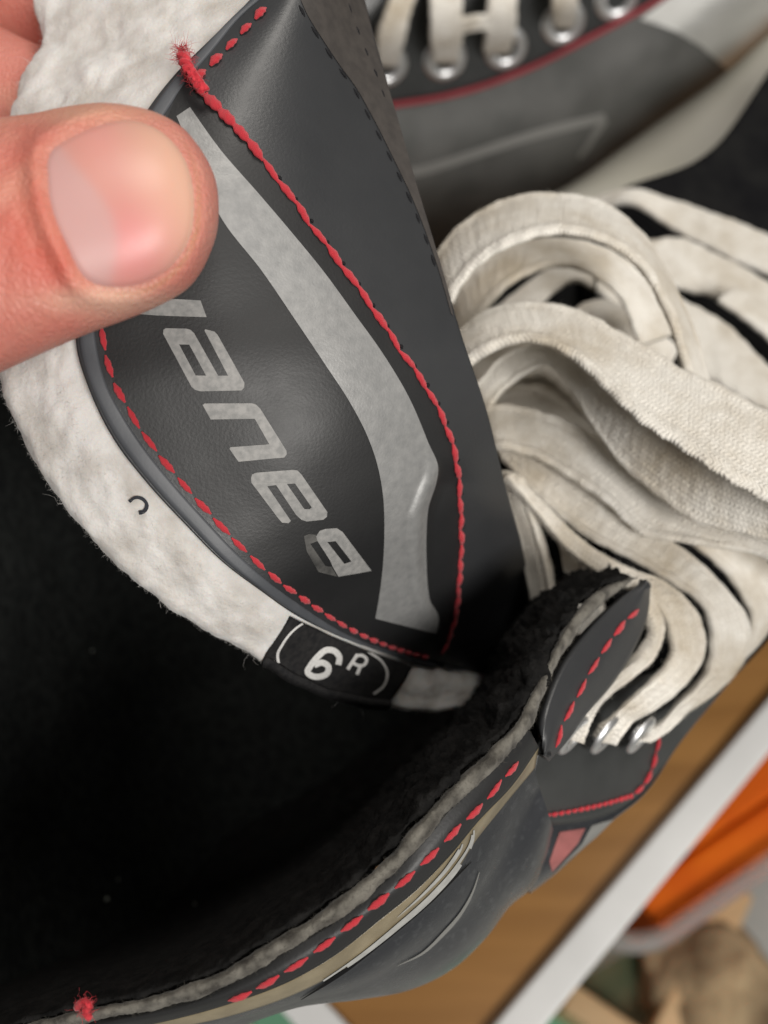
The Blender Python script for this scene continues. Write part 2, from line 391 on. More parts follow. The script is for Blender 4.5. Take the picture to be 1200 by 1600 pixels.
# the darker printed centre panel between the two stitch rows
A_ = [(262,188),(215,260),(180,360),(158,470),(165,552),(176,592),(202,642),(242,702),(287,757),(332,807),(382,860),(432,905),(482,941),(532,974),(584,1000),(640,1020),(680,1030)]
B_ = [(290,112),(310,138),(345,175),(380,213),(420,263),(470,330),(510,385),(545,430),(580,480),(620,540),(655,590),(685,640),(705,690),(714,730),(718,790),(720,850),(717,900),(714,940),(708,975),(698,1005),(688,1028)]
NI = 190
pa, pb = curve(A_, NI), curve(B_, NI)
V = []; T = []; NJ = 80
for i in range(NI):
    for j in range(NJ): k = j/(NJ-1); V.append(pa[i]*(1-k)+pb[i]*k)
T = quads(NI, NJ)
centre = lay('centre_panel', V, T, bT, .14, m_panel, tongue)
me = centre.data
bC = BVHTree.FromPolygons([tuple(v.co) for v in me.vertices], [tuple(p.vertices) for p in me.polygons])
# silver stripe
sl = curve([(276,182),(308,258),(345,340),(410,425),(461,500),(508,570),(547,630),(573,680),(588,722),(598,775),(600,830),(598,880),(593,925),(586,966)], 220)
sr = curve([(297,168),(345,235),(405,304),(456,364),(505,424),(553,490),(600,556),(640,624),(668,690),(684,732),(681,754),(669,792),(666,826),(666,880),(668,918),(672,940),(684,960),(682,990)], 220)
V = []
for i in range(220):
    for j in range(30): k = j/29; V.append(sl[i]*(1-k)+sr[i]*k)
lay('silver_stripe', V, quads(220, 30), bC, .07, m_silver, tongue)
# lettering
ZA = lambda l: [(220+a/6, 450+b/6) for a, b in l]
ZB = lambda l: [(300+a/7.5, 610+b/7.5) for a, b in l]
ZC = lambda l: [(380+a/5.4545, 720+b/5.4545) for a, b in l]
decal('printed_letter', ZA([(-90,240),(-60,120),(100,106),(340,106),(560,118),(617,274),(400,268),(150,258)]), [], bC, .07, m_letter, tongue)
decal('printed_letter', ZA([(210,430),(213,393),(235,378),(425,382),(465,392),(500,425),(725,822),(818,822),(598,402),(605,388),(690,410),(720,440),(972,890),(968,935),(945,960),(560,968),(510,955),(475,925)]),
      [ZA([(360,530),(455,532),(612,822),(515,820)])], bC, .07, m_letter, tongue)
decal('printed_letter', ZB([(125,170),(150,152),(700,150),(750,165),(800,215),(1105,705),(1110,745),(1080,785),(960,795),(545,835),(440,685),(450,665),(905,630),(735,332),(220,340)]), [], bC, .07, m_letter, tongue)
decal('printed_letter', ZC([(65,150),(75,115),(110,100),(420,75),(460,80),(495,115),(715,435),(712,475),(680,500),(540,515),(495,500),(450,460),(280,205),(205,215),(405,510),(385,530),(330,525),(295,485),(70,185)]),
      [ZC([(370,195),(440,192),(582,395),(565,410),(520,410)])], bC, .07, m_letter, tongue)
decal('printed_letter', ZC([(620,640),(650,595),(700,578),(795,572),(845,605),(1092,935),(985,955),(810,985),(760,900),(740,850),(630,680)]),
      [ZC([(715,690),(785,682),(920,855),(860,875)])], bC, .07, m_letter, tongue)
o = decal('printed_letter', ZC([(515,640),(560,622),(618,628),(632,682),(570,705),(700,895),(750,900),(800,985),(640,945),(540,770)]), [], bC, .06, m_worn, tongue)
o['label'] = 'worn away lower stroke of the first printed letter'

# rolled edge binding beside the left stitch row
bo = curve([(p[0]+dx, p[1]+dy) for p, dx, dy in zip(A_, [-12]*17, [4]*17)], 120)
band = []
li = curve([c for c in L0 if c[1] >= 100 or c[0] > 300], 200)[:, :2]
A2 = curve([(420,-12),(375,28),(330,82),(290,130),(262,172)]+[(p[0]-11, p[1]+5) for p in A_[1:]]+[(720,1042)], 150)
O2 = curve([(l[0]-2, l[1]+2) for l in L0[1:-1]], 150)
Gb = np.zeros((150, 9, 3))
for i in range(150):
    for j in range(9):
        k = j/8; q = A2[i]*(1-k)+(O2[i]+(O2[i]-A2[i])*.02)*k
        h = hit(bT, *q) or hit(bT, *(A2[i]*(1-k*.8)+O2[i]*k*.8))
        if h is None: Gb[i, j] = Gb[i-1, j]; continue
        lift = .18*math.sin(min(1, k*1.25+.1)*math.pi*.62) - (1.5*max(0, k-.72)/.28 if k > .72 else 0)
        Gb[i, j] = np.array(h[0]+h[1]*(lift+.12)*S)
sheet('edge_binding', Gb, m_bind, tongue, thick=.5)

# felt backing: thick white felt seen on its cut edge
FF = [(150,-140,131),(90,-50,128),(62,0,126),(72,60,124),(38,130,121),(15,250,116),(-5,400,111),(-8,520,107.5),(5,592,106),(40,690,106),(90,770,107),(150,850,108.5),(220,910,110.5),(290,960,112.5),(340,990,114.5),(400,1025,117.5),(440,1050,121),(500,1080,127),(590,1100,137),(680,1110,151),(740,1099,164),(810,1088,178)]
ff = curve(FF, NT)
lin = l0.copy(); lin[:, 2] += 1.6
nin = (rr-l0); nin[:, :2] /= np.linalg.norm(nin[:, :2], axis=1, keepdims=True)
lin[:, :2] += nin[:, :2]*10
def fcol(k, dd, shift=0):
    c = lin*(1-k)+ff*k; c = c.copy(); c[:, 2] += dd; c[:, :2] += nin[:, :2]*shift; return c
bk = lin.copy(); bk[:, :2] += nin[:, :2]*40; bk[:, 2] = ff[:, 2]+6
bk2 = rr.copy(); bk2[:, :2] -= nin[:, :2]*20; bk2[:, 2] += 6
rin = rr.copy(); rin[:, 2] += 3.4; rin[:, :2] -= nin[:, :2]*16
FGp = loft([lin, fcol(.35, -.9), fcol(.75, -.7), ff, fcol(1.0, 3.5, 6), bk, bk2, rin], NT+90, 120, [0, .6, 1.3, 1.8, 2.2, 3.0, 4.6, 5.2])
FG0 = PA(FGp)
def felt_noise(G):
    n = normals(G); i, j = 200, 20
    if n[i, j]@(EYE*S-G[i, j]) < 0: n = -n
    D = np.zeros(G.shape[:2])
    for i in range(G.shape[0]):
        for j in range(G.shape[1]):
            p = G[i, j]/S
            a = 1.0 if FGp[i, j, 1] > 300 else 1.6
            q = j/G.shape[1]; e = min(1, q*9)
            D[i, j] = .8*e*a*(.5*noise.noise(Vector(p)*.18)+.26*noise.noise(Vector((p[0]*.7, p[1]*.45, p[2]*.35))+Vector((3, 1, 7)))+.12*noise.noise(Vector(p)*1.2)+.06*noise.noise(Vector(p)*3.1))
    return G+n*(D[..., None]*S), n
FG, FN = felt_noise(FG0)
felt = sheet('felt_backing', FG, m_felt, tongue, eye=False)
felt['label'] = 'thick off white felt backing with fuzzy cut edge'
def fw(i, j): return np.where((j > .10) & (j < .42), 1.0, 0.0)
p_, n_ = pick(FG, FN, 20000, fw)
fibres('felt_fuzz', p_, n_, m_felt_f, tongue, .3, .9, .012, .9, spread=2.2)
p_, n_ = pick(FG, FN, 160, lambda i, j: np.where((j > .30) & (j < .40), 1.0, 0.0))
fibres('felt_fuzz', p_, n_, m_felt_f, tongue, 1.0, 3.0, .014, .7)
bF = bvh_of(FG0)

# size tag wrapped over the felt
tl, bl, br, tr = np.array([[452,962],[408,1034],[598,1106],[640,1040]], float)
Gt = np.zeros((40, 20, 3))
for i in range(40):
    for j in range(20):
        a, b = i/39, j/19
        q = (tl*(1-a)+tr*a)*(1-b)+(bl*(1-a)+br*a)*b + np.array([-6, 12])*math.sin(a*math.pi)*(.3+.7*b)
        h = hit(bF, *q) or hit(bF, *(q-np.array([-8, 14])))
        if h is None: Gt[i, j] = Gt[i, j-1]; continue
        Gt[i, j] = np.array(h[0]+h[1]*(.55+.12*math.sin(a*21)*math.sin(b*5))*S)
sheet('size_tag', Gt, m_tag, tongue, thick=.6)['label'] = 'black woven size tag wrapped over the felt edge'
bG = bvh_of(Gt)
ZD = lambda l: [(420+a/5.4545, 940+b/5.4545) for a, b in l]
stroke('tag_ring', ZD([(345,165),(280,190),(190,260),(110,370),(75,440),(80,520)]), (2.6, 4.6), bG, .09, m_tagw, tongue)
stroke('tag_ring', ZD([(730,355),(850,430),(960,510),(1005,600),(980,710),(890,785)]), (3.0, 4.2), bG, .09, m_tagw, tongue)
stroke('tag_digit', ZD([(588,535),(597,470),(550,416),(485,410),(420,460),(345,555),(325,592),(360,626),(430,635),(498,600),(505,552),(455,516),(385,535)]), 9.5, bG, .10, m_tagw, tongue, n=50)
stroke('tag_letter', ZD([(668,574),(752,446)]), 5.5, bG, .10, m_tagw, tongue, n=10)
stroke('tag_letter', ZD([(738,458),(795,458),(828,490),(815,530),(780,545),(715,522)]), 5, bG, .105, m_tagw, tongue, n=30)
stroke('tag_letter', ZD([(782,532),(748,618)]), 5.5, bG, .11, m_tagw, tongue, n=10)
bFr = bvh_of(FG)
stroke('ink_mark', [(203,784),(212,777),(224,780),(230,789),(226,798),(218,800)], (5, 6), bFr, .22, m_ink, tongue, n=16)

# ---- stitches
def stitch_mesh(name, mat):
    V = []; F = []; ns, nr = 13, 10
    for i in range(ns):
        s = i/(ns-1); xx = s-.5; env = math.sin(math.pi*min(max(s, .04), .96))**.62
        zz = .22*env-.16
        for j in range(nr):
            a = j/nr*2*math.pi; r = .5*env*(1+.13*math.cos(2*(a-s*9)))
            V.append((xx, math.cos(a)*r, zz+math.sin(a)*r*.6))
    F = quads(ns, nr, wrap=True)+[tuple(range(nr)), tuple((ns-1)*nr+j for j in reversed(range(nr)))]
    return mesh(name, V, F, mat)
ME_R, ME_B = stitch_mesh('stitch', m_red), stitch_mesh('black_stitch', m_blk)
def stitches(pts, b, parent, me, pitch, fill, width, lift=.12, name='stitch', jit=.06, alt=0):
    n = 600; c = curve(pts, n)[:, :2]; H = [hit(b, *q) for q in c]
    pos = [(h[0], h[1]) for h in H if h]
    s = [0]
    for a, q in zip(pos, pos[1:]): s.append(s[-1]+(q[0]-a[0]).length)
    k = int(s[-1]/(pitch*S)); out = []
    for i in range(k):
        ctr = (i+.5)*pitch*S; i0 = np.searchsorted(s, ctr-fill*pitch*S/2); i1 = min(np.searchsorted(s, ctr+fill*pitch*S/2), len(pos)-1)
        a, q = pos[i0][0], pos[i1][0]; n_ = pos[(i0+i1)//2][1]; d = q-a
        if d.length < .2*S or d.length > pitch*S*2.5: continue
        X = d.normalized(); Y = n_.cross(X).normalized()
        ang = random.uniform(-jit, jit)+alt*((i % 2)*2-1); X, Y = X*math.cos(ang)+Y*math.sin(ang), Y*math.cos(ang)-X*math.sin(ang)
        Z = X.cross(Y); wd = width*S*random.uniform(.85, 1.15); L = d.length*random.uniform(.94, 1.06)
        m = Matrix((X*L, Y*wd, Z*wd)).transposed().to_4x4(); m.translation = (a+q)/2+n_*lift*S
        o = bpy.data.objects.new(name, me); C.objects.link(o); o.parent = parent
        o.matrix_parent_inverse = ROOTM[parent.name].inverted(); o.matrix_basis = m; out.append(o)
    return out
stitches([(408,249)]+B_[4:], bC, tongue, ME_R, 2.75, 1.16, .86, .14, alt=.10)
stitches([(p[0]+3.5, p[1]-2.5) for p in B_[4:-2]], bT, tongue, ME_B, 2.75, .2, .42, .12)  # small black dots set in for the dark needle holes, not thread
stitches(B_[:5], bC, tongue, ME_R, 2.2, 1.35, 1.15, .3)
stitches([(p[0], p[1]) for p in A_], bC, tongue, ME_R, 2.9, .84, .72, .1)
stitches([(300,132),(330,103),(360,74),(387,44),(410,20),(440,-12)], bT, tongue, ME_R, 2.6, .72, .95, .25)
stitches([(462,0),(480,32),(498,60),(528,105),(552,138),(573,177),(612,252),(639,309),(669,384),(684,430)], bT, tongue, ME_B, 2.6, .52, .36, .06)
stitches([(540,-5),(552,30),(570,78),(591,126),(606,172)], bT, tongue, ME_B, 2.6, .52, .36, .06)
# taped right edge between the black stitch rows
tp = curve([(458,-30),(480,24),(502,60),(532,105),(556,138),(578,177),(616,252),(643,309),(672,384),(690,440),(704,490)], 80)
te = curve([(560,-34),(568,0),(583,60),(597,107),(610,150),(622,190),(646,275),(664,335),(686,408),(699,452),(708,494)], 80)
Gp = np.zeros((80, 8, 3))
for i in range(80):
    for j in range(8):
        k = j/7; h = hit(bT, *(tp[i]*(1-k)+te[i]*k)); kk = k
        while h is None and kk > 0: kk -= .04; h = hit(bT, *(tp[i]*(1-kk)+te[i]*kk))
        Gp[i, j] = np.array(h[0]+h[1]*.10*S)
sheet('edge_tape', Gp, m_backedge, tongue)
# frayed red thread end at the corner
def tube(name, pts, rad, mat, parent, nr=7):
    """pts: metres"""
    pts = [np.asarray(p) for p in pts]; V = []
    for i, p in enumerate(pts):
        d = pts[min(i+1, len(pts)-1)]-pts[max(i-1, 0)]; d /= np.linalg.norm(d); a = np.cross(d, [.2, .4, .9]); a /= np.linalg.norm(a); b = np.cross(d, a)
        r = (rad[i] if isinstance(rad, (list, np.ndarray)) else rad)*S
        for j in range(nr): t = j/nr*2*math.pi; V.append(p+(a*math.cos(t)+b*math.sin(t))*r)
    F = quads(len(pts), nr, wrap=True)+[tuple(range(nr)), tuple((len(pts)-1)*nr+j for j in reversed(range(nr)))]
    me = mesh(name, V, F, mat); bm = bmesh.new(); bm.from_mesh(me); bmesh.ops.recalc_face_normals(bm, faces=bm.faces); bm.to_mesh(me); bm.free()
    return obj(name, me, parent)
c = PA(curve([(318,142,103.2),(300,118,103),(290,100,103.4),(286,86,104.2)], 12))
c = PA(curve([(318,142,103.2),(300,118,103),(290,100,103.4),(286,86,104.2)], 36))
for ph in (0, math.pi):
    hx = np.array([c[i]+(RGT*math.cos(i*.55+ph)+UP*math.sin(i*.55+ph))*.30*S for i in range(36)])
    tube('thread_end', hx, list(np.linspace(.40, .46, 36)), m_red, tongue)
p_ = np.repeat(c[6:], 8, axis=0)+np.random.normal(0, .3*S, (240, 3)); fibres('thread_fray', p_, np.tile(-FWD, (240, 1)), m_red, tongue, .5, 1.5, .02, .6, spread=1.2)
p_ = np.repeat(PA(np.array([[288,92,104.],[284,78,104.6],[290,84,105]])), 60, axis=0)+np.random.normal(0, .25*S, (180, 3))
d_ = PA(np.array([[270,60,108.]]))-p_; d_ /= np.linalg.norm(d_, axis=1, keepdims=True)
fibres('thread_fray', p_, d_, m_red, tongue, .8, 2.2, .03, .5)

# ---- boot: collar, lining, outer shell
Gin = [(-80,1640,112),(60,1597,111),(130,1580,110),(230,1560,109),(330,1528,108),(430,1470,108),(515,1418,109),(585,1361,110),(645,1299,111),(705,1231,113),(770,1172,115),(815,1122,118),(836,1078,121),(866,1015,125),(902,958,129),(944,920,133),(985,900,137)]
Gout = [(-80,1668,112.5),(60,1622,111.5),(140,1604,110.5),(245,1584,109.5),(345,1553,108.5),(447,1497,108.5),(534,1443,109.5),(605,1385,110.5),(668,1321,111.5),(728,1253,113.5),(790,1197,115.5),(832,1146,118.5),(850,1100,121.5),(882,1030,125.5),(918,978,129.5),(960,936,133.5),(1002,905,137)]
def shifted(c, dx, dy, dd): return [(a+dx, b+dy, d+dd) for a, b, d in c]
NB = 400
def nearer(c): return [(a, b, d-float(np.interp(a, [0, 700, 1015], [8, 12, 6]))) for a, b, d in c]
Gin, Gout = nearer(Gin), nearer(Gout)
gi, go = curve(Gin, NB), curve(Gout, NB)
go = gi*.30+go*.70
nrm = gi-go; nrm[:, :2] /= np.linalg.norm(nrm[:, :2], axis=1, keepdims=True)+1e-9
kk = np.ones(9)/9
def off(c, k, dd):
    c = c.copy(); nn = nrm[:, :2].copy()
    nn = np.stack([np.convolve(np.pad(nn[:, i], 20, mode='edge'), np.ones(41)/41, 'valid') for i in range(2)], -1)
    c[:, :2] += nn*k; c[:, 2] += dd; return c
# gray cut felt edge
Gf = PA(loft([off(gi, 4, 3.0), off(gi, 1, .4), (gi+go)/2-np.array([0, 0, .5]), off(go, -1, .4), off(go, 2, 3.0)], NB, 16))
Gf, Nf = face_eye(Gf); Gf = roughen(roughen(Gf, .30, .22, 3, n=Nf), .10, 2.4, 3, n=Nf)
sheet('collar_felt', Gf, m_gfelt, skate)['label'] = 'fuzzy grey cut felt edge of the collar'
p_, n_ = pick(Gf, Nf, 9000); fibres('collar_fuzz', p_, n_, m_gfelt_f, skate, .2, .8, .013, .6)
# black pile inside the rim, running down into the boot
wl = np.interp(np.linspace(0, 1, NB), [0, .5, .72, .85, 1], [30, 40, 42, 48, 26])[:, None]
def off2(c, f, dd): return off(c, wl*f, dd)
deep = curve([(-250,1500,215),(0,1450,220),(200,1380,225),(400,1280,228),(560,1180,230),(680,1080,232),(740,1000,232),(790,930,230),(840,900,215),(900,880,190),(960,885,165)], NB)
mid1 = off2(gi, 1.5, 9); mid1[:, 2] += 2
Gl = PA(loft([off(gi, -2, 1.6), off2(gi, .25, .4), off2(gi, .65, 1.8), off2(gi, 1.1, 7), off2(gi, 1.5, 22), (off2(gi, 1.6, 60)+deep)/2, deep], NB, 64, [0, .5, 1.1, 1.8, 2.6, 3.6, 5]))
Gl, Nl = face_eye(Gl)
if Nl[NB//2, 8]@(EYE*S-Gl[NB//2, 8]) < 0 and Nl[NB//2, -8]@(EYE*S-Gl[NB//2, -8]) < 0: Nl = -Nl
Gl = Gl+(roughen(roughen(Gl, 1.5, .25, 5, n=Nl), .4, 1.1, 3, seed=5., n=Nl)-Gl)*np.interp(np.linspace(0, 1, NB), [0, .45, .62, .75, 1], [.3, .3, .6, 1, 1])[:, None, None]
sheet('boot_lining', Gl, m_pile, skate)['label'] = 'worn black pile lining inside the collar rim'
j0 = Gl.shape[1]
sel = lambda i, j: np.where((np.minimum(j, 1-j) < .42), 1.0, 0.0)
p_, n_ = pick(Gl, Nl, 9000, lambda i, j: np.clip((i-.5)*3+.12, 0.06, 1)); fibres('pile_fuzz', p_, n_, m_pile_f, skate, .3, 1.0, .016, .6)
# rest of the cavity: far wall, left wall, footbed
cav = PA(loft([[(-330,500,122),(-330,900,122),(-330,1300,122),(-300,1800,122)],
               [(-150,480,150),(-130,900,145),(-120,1300,140),(-100,1760,135)],
               [(60,460,205),(80,850,200),(120,1250,190),(150,1700,160)],
               [(300,430,250),(350,800,255),(400,1150,245),(420,1500,215)],
               [(560,430,262),(600,750,268),(650,1000,262),(700,1250,245)],
               [(850,420,262),(860,700,262),(870,900,240),(880,1150,215)],
               [(930,430,190),(960,640,180),(960,860,172),(950,1050,172)]], 60, 70))
cav = roughen(cav, 1.2, .1, 4)
sheet('inner_boot', cav, m_lining, skate)['label'] = 'dark interior of the boot'
# stitched dark band, tan band, shell (lower part up to the notch)
def upto(c, n): return c[:n]
Gl_ = [tuple(np.array(a)*.36+np.array(b)*.64) for a, b in zip(Gin[:12], Gout[:12])]
Bout = [(-80,1690,113.5),(60,1645,112.5),(140,1618,111.5),(250,1598,110.5),(355,1570,109.5),(458,1531,109.5),(522,1494,110.5),(592,1439,111.5),(652,1390,112.5),(706,1334,114),(747,1284,115.5),(802,1226,118),(842,1168,121)]
Tout = [(-80,1705,116),(60,1660,115),(140,1632,114),(250,1611,113),(355,1589,112.5),(455,1556,113),(550,1506,114.5),(640,1436,116.5),(700,1381,118),(745,1312,120),(780,1268,121.5),(836,1200,124)]
Mid = [(-80,1725,121),(60,1680,120),(140,1650,119),(250,1624,119),(360,1597,119),(462,1566,120),(558,1540,121),(655,1480,123),(728,1418,125),(780,1340,127),(806,1290,128),(842,1228,129)]
Sil = [(-80,1750,133),(60,1700,133),(140,1668,133),(250,1640,133),(360,1608,134),(470,1572,135),(560,1562,136),(640,1547,138),(710,1512,139),(762,1462,140),(800,1412,140),(832,1385,140),(852,1340,139),(864,1296,138)]
Bout, Tout, Mid, Sil = nearer(Bout), nearer(Tout), nearer(Mid), nearer(Sil)
Und = [(-80,1640,210),(100,1600,210),(250,1560,212),(400,1520,214),(520,1500,216),(620,1470,218),(690,1420,220),(740,1370,222),(790,1310,222),(830,1260,222)]
Gband = PA(loft([[(a, b, d+.6) for a, b, d in Gl_], [(a-0, b-0, d-.5) for a, b, d in [tuple((np.array(curve(Gl_, 13)[i])+np.array(curve(Bout, 13)[i]))/2) for i in range(13)]], Bout], 160, 10))
Gband, _ = face_eye(Gband)
sheet('collar_binding', Gband, m_panel, skate, thick=1.0)
ST = [(352,1566),(390,1550),(430,1527),(467,1505),(505,1477),(545,1447),(587,1412),(630,1377),(670,1340),(707,1300),(750,1260),(785,1217),(817,1182),(832,1160)]
bB = bvh_of(Gband)
stitches(ST, bB, skate, ME_R, 3.35, .80, .82, .1)
Gtan = PA(loft([[(a, b, d+.8) for a, b, d in Bout], [(a, b, d+.3) for a, b, d in [tuple((np.array(curve(Bout, 13)[i])+np.array(curve(Tout, 13)[i]))/2) for i in range(13)]], Tout], 160, 10))
Gtan, _ = face_eye(Gtan)
sheet('side_band', Gtan, m_tan, skate, thick=.8)
bTan = bvh_of(Gtan)
Gsh = PA(loft([[(a-2, b-4, d+2.2) for a, b, d in Tout], [(a, b, d) for a, b, d in Mid], Sil, Und], 180, 60, [0, 1, 2, 3.4]))
Gsh, Nsh = face_eye(Gsh)
sheet('outer_shell', Gsh, m_body, skate)['label'] = 'scuffed grey outer shell below the collar'
bS = bvh_of(Gsh, Gtan)
stroke('side_stripe', [(738,1282),(737,1310),(715,1352),(680,1393),(620,1447),(550,1502),(480,1546),(440,1563)], (4, 9, 9, 7, 5, 1), bTan, .12, m_stripe, skate, n=60)
stroke('side_stripe', [(722,1290),(720,1318),(700,1352),(668,1388),(620,1432)], (3, 6, 5, 3, .5), bTan, .14, m_stripe, skate, n=40)
stroke('side_stripe', [(748,1362),(738,1392),(718,1428),(692,1458),(660,1488),(620,1508)], (1, 4, 6, 4, .5), bvh_of(Gsh), .12, m_outline, skate, n=40)
stroke('piping', [(470,1560),(520,1528),(590,1474),(665,1412),(735,1346)], (1, 7, 8, 7, 1), bvh_of(Gsh), .15, m_dark, skate, n=50)  # flat dark stroke painted in for the groove under the tan band
# red knot at the collar's far end
c = PA(curve(nearer([(120,1574,109.8),(130,1566,109),(140,1572,108.8),(133,1580,108.8),(140,1590,109.4)]), 14))
tube('thread_knot', c, .42, m_red, skate)
p_ = np.repeat(c[2:12:2], 30, axis=0)+np.random.normal(0, .3*S, (150, 3)); fibres('thread_fray', p_, np.tile(-FWD, (150, 1)), m_red, skate, .6, 1.6, .03, .6)

# flap at the top of the collar
fl_l = [(846,1172,121),(850,1135,121),(866,1078,123),(893,1024,126),(925,982,129.5),(965,940,133.5),(1008,904,137)]
fl_r = [(858,1190,123),(885,1160,126),(915,1118,129),(955,1072,133),(990,1018,136),(1012,962,138),(1017,912,138)]
fl_l, fl_r = [(a, b, d+1.6) for a, b, d in nearer(fl_l)], [(a, b, d+1.6) for a, b, d in nearer(fl_r)]
fm = [tuple((np.array(curve(fl_l, 9)[i])+np.array(curve(fl_r, 9)[i]))/2-np.array([0, 0, 1.6])) for i in range(9)]
Gfl = PA(loft([fl_l, fm, fl_r], 60, 18)); Gfl, _ = face_eye(Gfl)
sheet('collar_flap', Gfl, m_vinyl, skate, thick=1.2)
bFl = bvh_of(Gfl)
stitches([(867,1172),(872,1145),(885,1118),(905,1082),(920,1052),(940,1020),(962,988),(985,962),(1018,938)], bFl, skate, ME_R, 3.8, .82, .8, .12)
# eyelet facing
ftop = [(842,1172,126),(872,1138,130),(915,1100,136),(970,1070,142),(1025,1050,147),(1075,1030,151),(1125,990,155),(1175,930,159),(1230,850,164),(1290,760,170)]
fbot = [(812,1289,131),(880,1288,135),(950,1273,140),(1000,1242,145),(1028,1208,148),(1080,1137,152),(1140,1062,157),(1200,992,162),(1270,892,169),(1340,782,177)]
fm = [tuple((np.array(curve(ftop, 12)[i])+np.array(curve(fbot, 12)[i]))/2-np.array([0, 0, 2.4])) for i in range(12)]
und = [(820,1250,185),(880,1230,190),(940,1200,195),(1000,1160,200),(1060,1080,205),(1120,1000,210),(1200,880,215),(1280,780,220)]
Gfa = PA(loft([ftop, fm, fbot], 110, 20)); Gfa, _ = face_eye(Gfa)
sheet('eyelet_facing', Gfa, m_facing, skate, thick=1.6)
bFa = bvh_of(Gfa)
stitches([(815,1276),(850,1273),(882,1268),(940,1256),(988,1242)], bFa, skate, ME_R, 1.25, .95, .75, .2)
stitches([(990,1240),(1008,1222),(1020,1192),(1026,1165),(1034,1128)], bFa, skate, ME_R, 2.6, .95, .95, .2)
# lower side of the boot under the facing
Gl2 = PA(loft([[(812,1284,133),(880,1283,137),(950,1268,142),(1000,1236,147),(1060,1150,153),(1140,1052,160),(1260,900,170)],
               [(828,1395,142),(872,1362,143),(912,1325,146),(955,1283,149),(1000,1246,152),(1062,1160,157),(1142,1062,164),(1262,905,174)],
               [(800,1320,222),(850,1290,222),(900,1250,222),(950,1210,222),(1010,1150,222),(1100,1040,222),(1220,900,222)]], 90, 40, [0, 1, 2.2]))
Gl2, _ = face_eye(Gl2)
sheet('lower_shell', Gl2, m_body, skate)
bL2 = bvh_of(Gl2)
decal('pink_panel', [(874,1300),(914,1294),(903,1316),(884,1338),(862,1362),(858,1345)], [], bL2, .1, m_pink, skate, k=2)
decal('grey_panel', [(924,1290),(958,1280),(930,1308),(885,1345),(858,1372),(884,1342),(908,1318)], [], bL2, .12, m_outline, skate, k=2)
# vamp: dark boot front under the laces, on to the toe cap
Gv = PA(loft([[(700,560,200),(760,800,178),(800,980,160),(840,1120,140),(850,1200,134)],
              [(800,400,225),(880,700,200),(930,900,180),(970,1060,160),(980,1150,150)],
              [(960,300,245),(1020,560,225),(1080,800,200),(1120,960,178),(1130,1060,165)],
              [(1110,235,262),(1180,450,245),(1240,650,222),(1280,820,195),(1290,900,185)],
              [(1250,60,285),(1330,300,265),(1400,500,245),(1450,700,225),(1470,800,215)],
              [(1420,40,330),(1500,260,310),(1580,440,290),(1640,600,275),(1660,720,265)]], 60, 60))
Gv, _ = face_eye(Gv)
sheet('vamp', Gv, m_dark, skate, thick=2.0)
bV = bvh_of(Gv)
stitches([(1040,372),(1080,392),(1130,420),(1180,447),(1240,470)], bV, skate, ME_R, 3.0, .9, 1.2, .3)
stitches([(1184,880),(1192,868),(1202,855),(1215,840)], bV, skate, ME_R, 3.0, .9, 1.6, .3)
# holder and runner below the boot
hp = [onz(640, 1330, 0)[:2], onz(1150, 820, 0)[:2]]
hp = [np.array([-.045, .075]), np.array([.135, .25])]
dd = hp[1]-hp[0]; dd /= np.linalg.norm(dd); pp = np.array([-dd[1], dd[0]])
prism('blade_holder', [hp[0]-pp*.018, hp[1]-pp*.018, hp[1]+pp*.018, hp[0]+pp*.018], .022, .055, m_holder, skate, bevel=.006)
prism('runner', [hp[0]-dd*.02-pp*.0015, hp[1]+dd*.02-pp*.0015, hp[1]+dd*.02+pp*.0015, hp[0]-dd*.02+pp*.0015], .0005, .03, m_steel, skate)

# ---- eyelets
def eyelet_mesh(name):
    prof = [(2.3, -1.6), (2.3, -.2), (2.5, .25), (2.95, .52), (3.6, .56), (4.2, .38), (4.6, .02), (4.7, -.5)]; nu = 36; V = []
    for i in range(nu):
        a = i/nu*2*math.pi
        for q, z in prof: V.append((math.cos(a)*q*S, math.sin(a)*q*S, z*S))
    n = len(prof); F = [(i*n+j, ((i+1) % nu)*n+j, ((i+1) % nu)*n+j+1, i*n+j+1) for i in range(nu) for j in range(n-1)]
    return mesh(name, V, F, m_metal)
ME_E = eyelet_mesh('eyelet')
def frame_at(o, parent, loc, zaxis, xaxis=(1, 0, 0), scale=1):
    Z = Vector(zaxis).normalized(); X = Vector(xaxis); X = (X-Z*X.dot(Z)).normalized(); Y = Z.cross(X)
    m = Matrix((X*scale, Y*scale, Z*scale)).transposed().to_4x4(); m.translation = Vector(loc)
    o.parent = parent; o.matrix_parent_inverse = ROOTM[parent.name].inverted(); o.matrix_basis = m
for px, py, d in [(897,1150,127.6), (948,1150,132), (1003,1150,137.4)]:
    o = bpy.data.objects.new('eyelet', ME_E); C.objects.link(o)
    maj = RGT*.60+UP*.80; mi = RGT*.80-UP*.60
    frame_at(o, skate, P(px, py, d), tuple(mi*.90-FWD*.48), tuple(maj), .66)

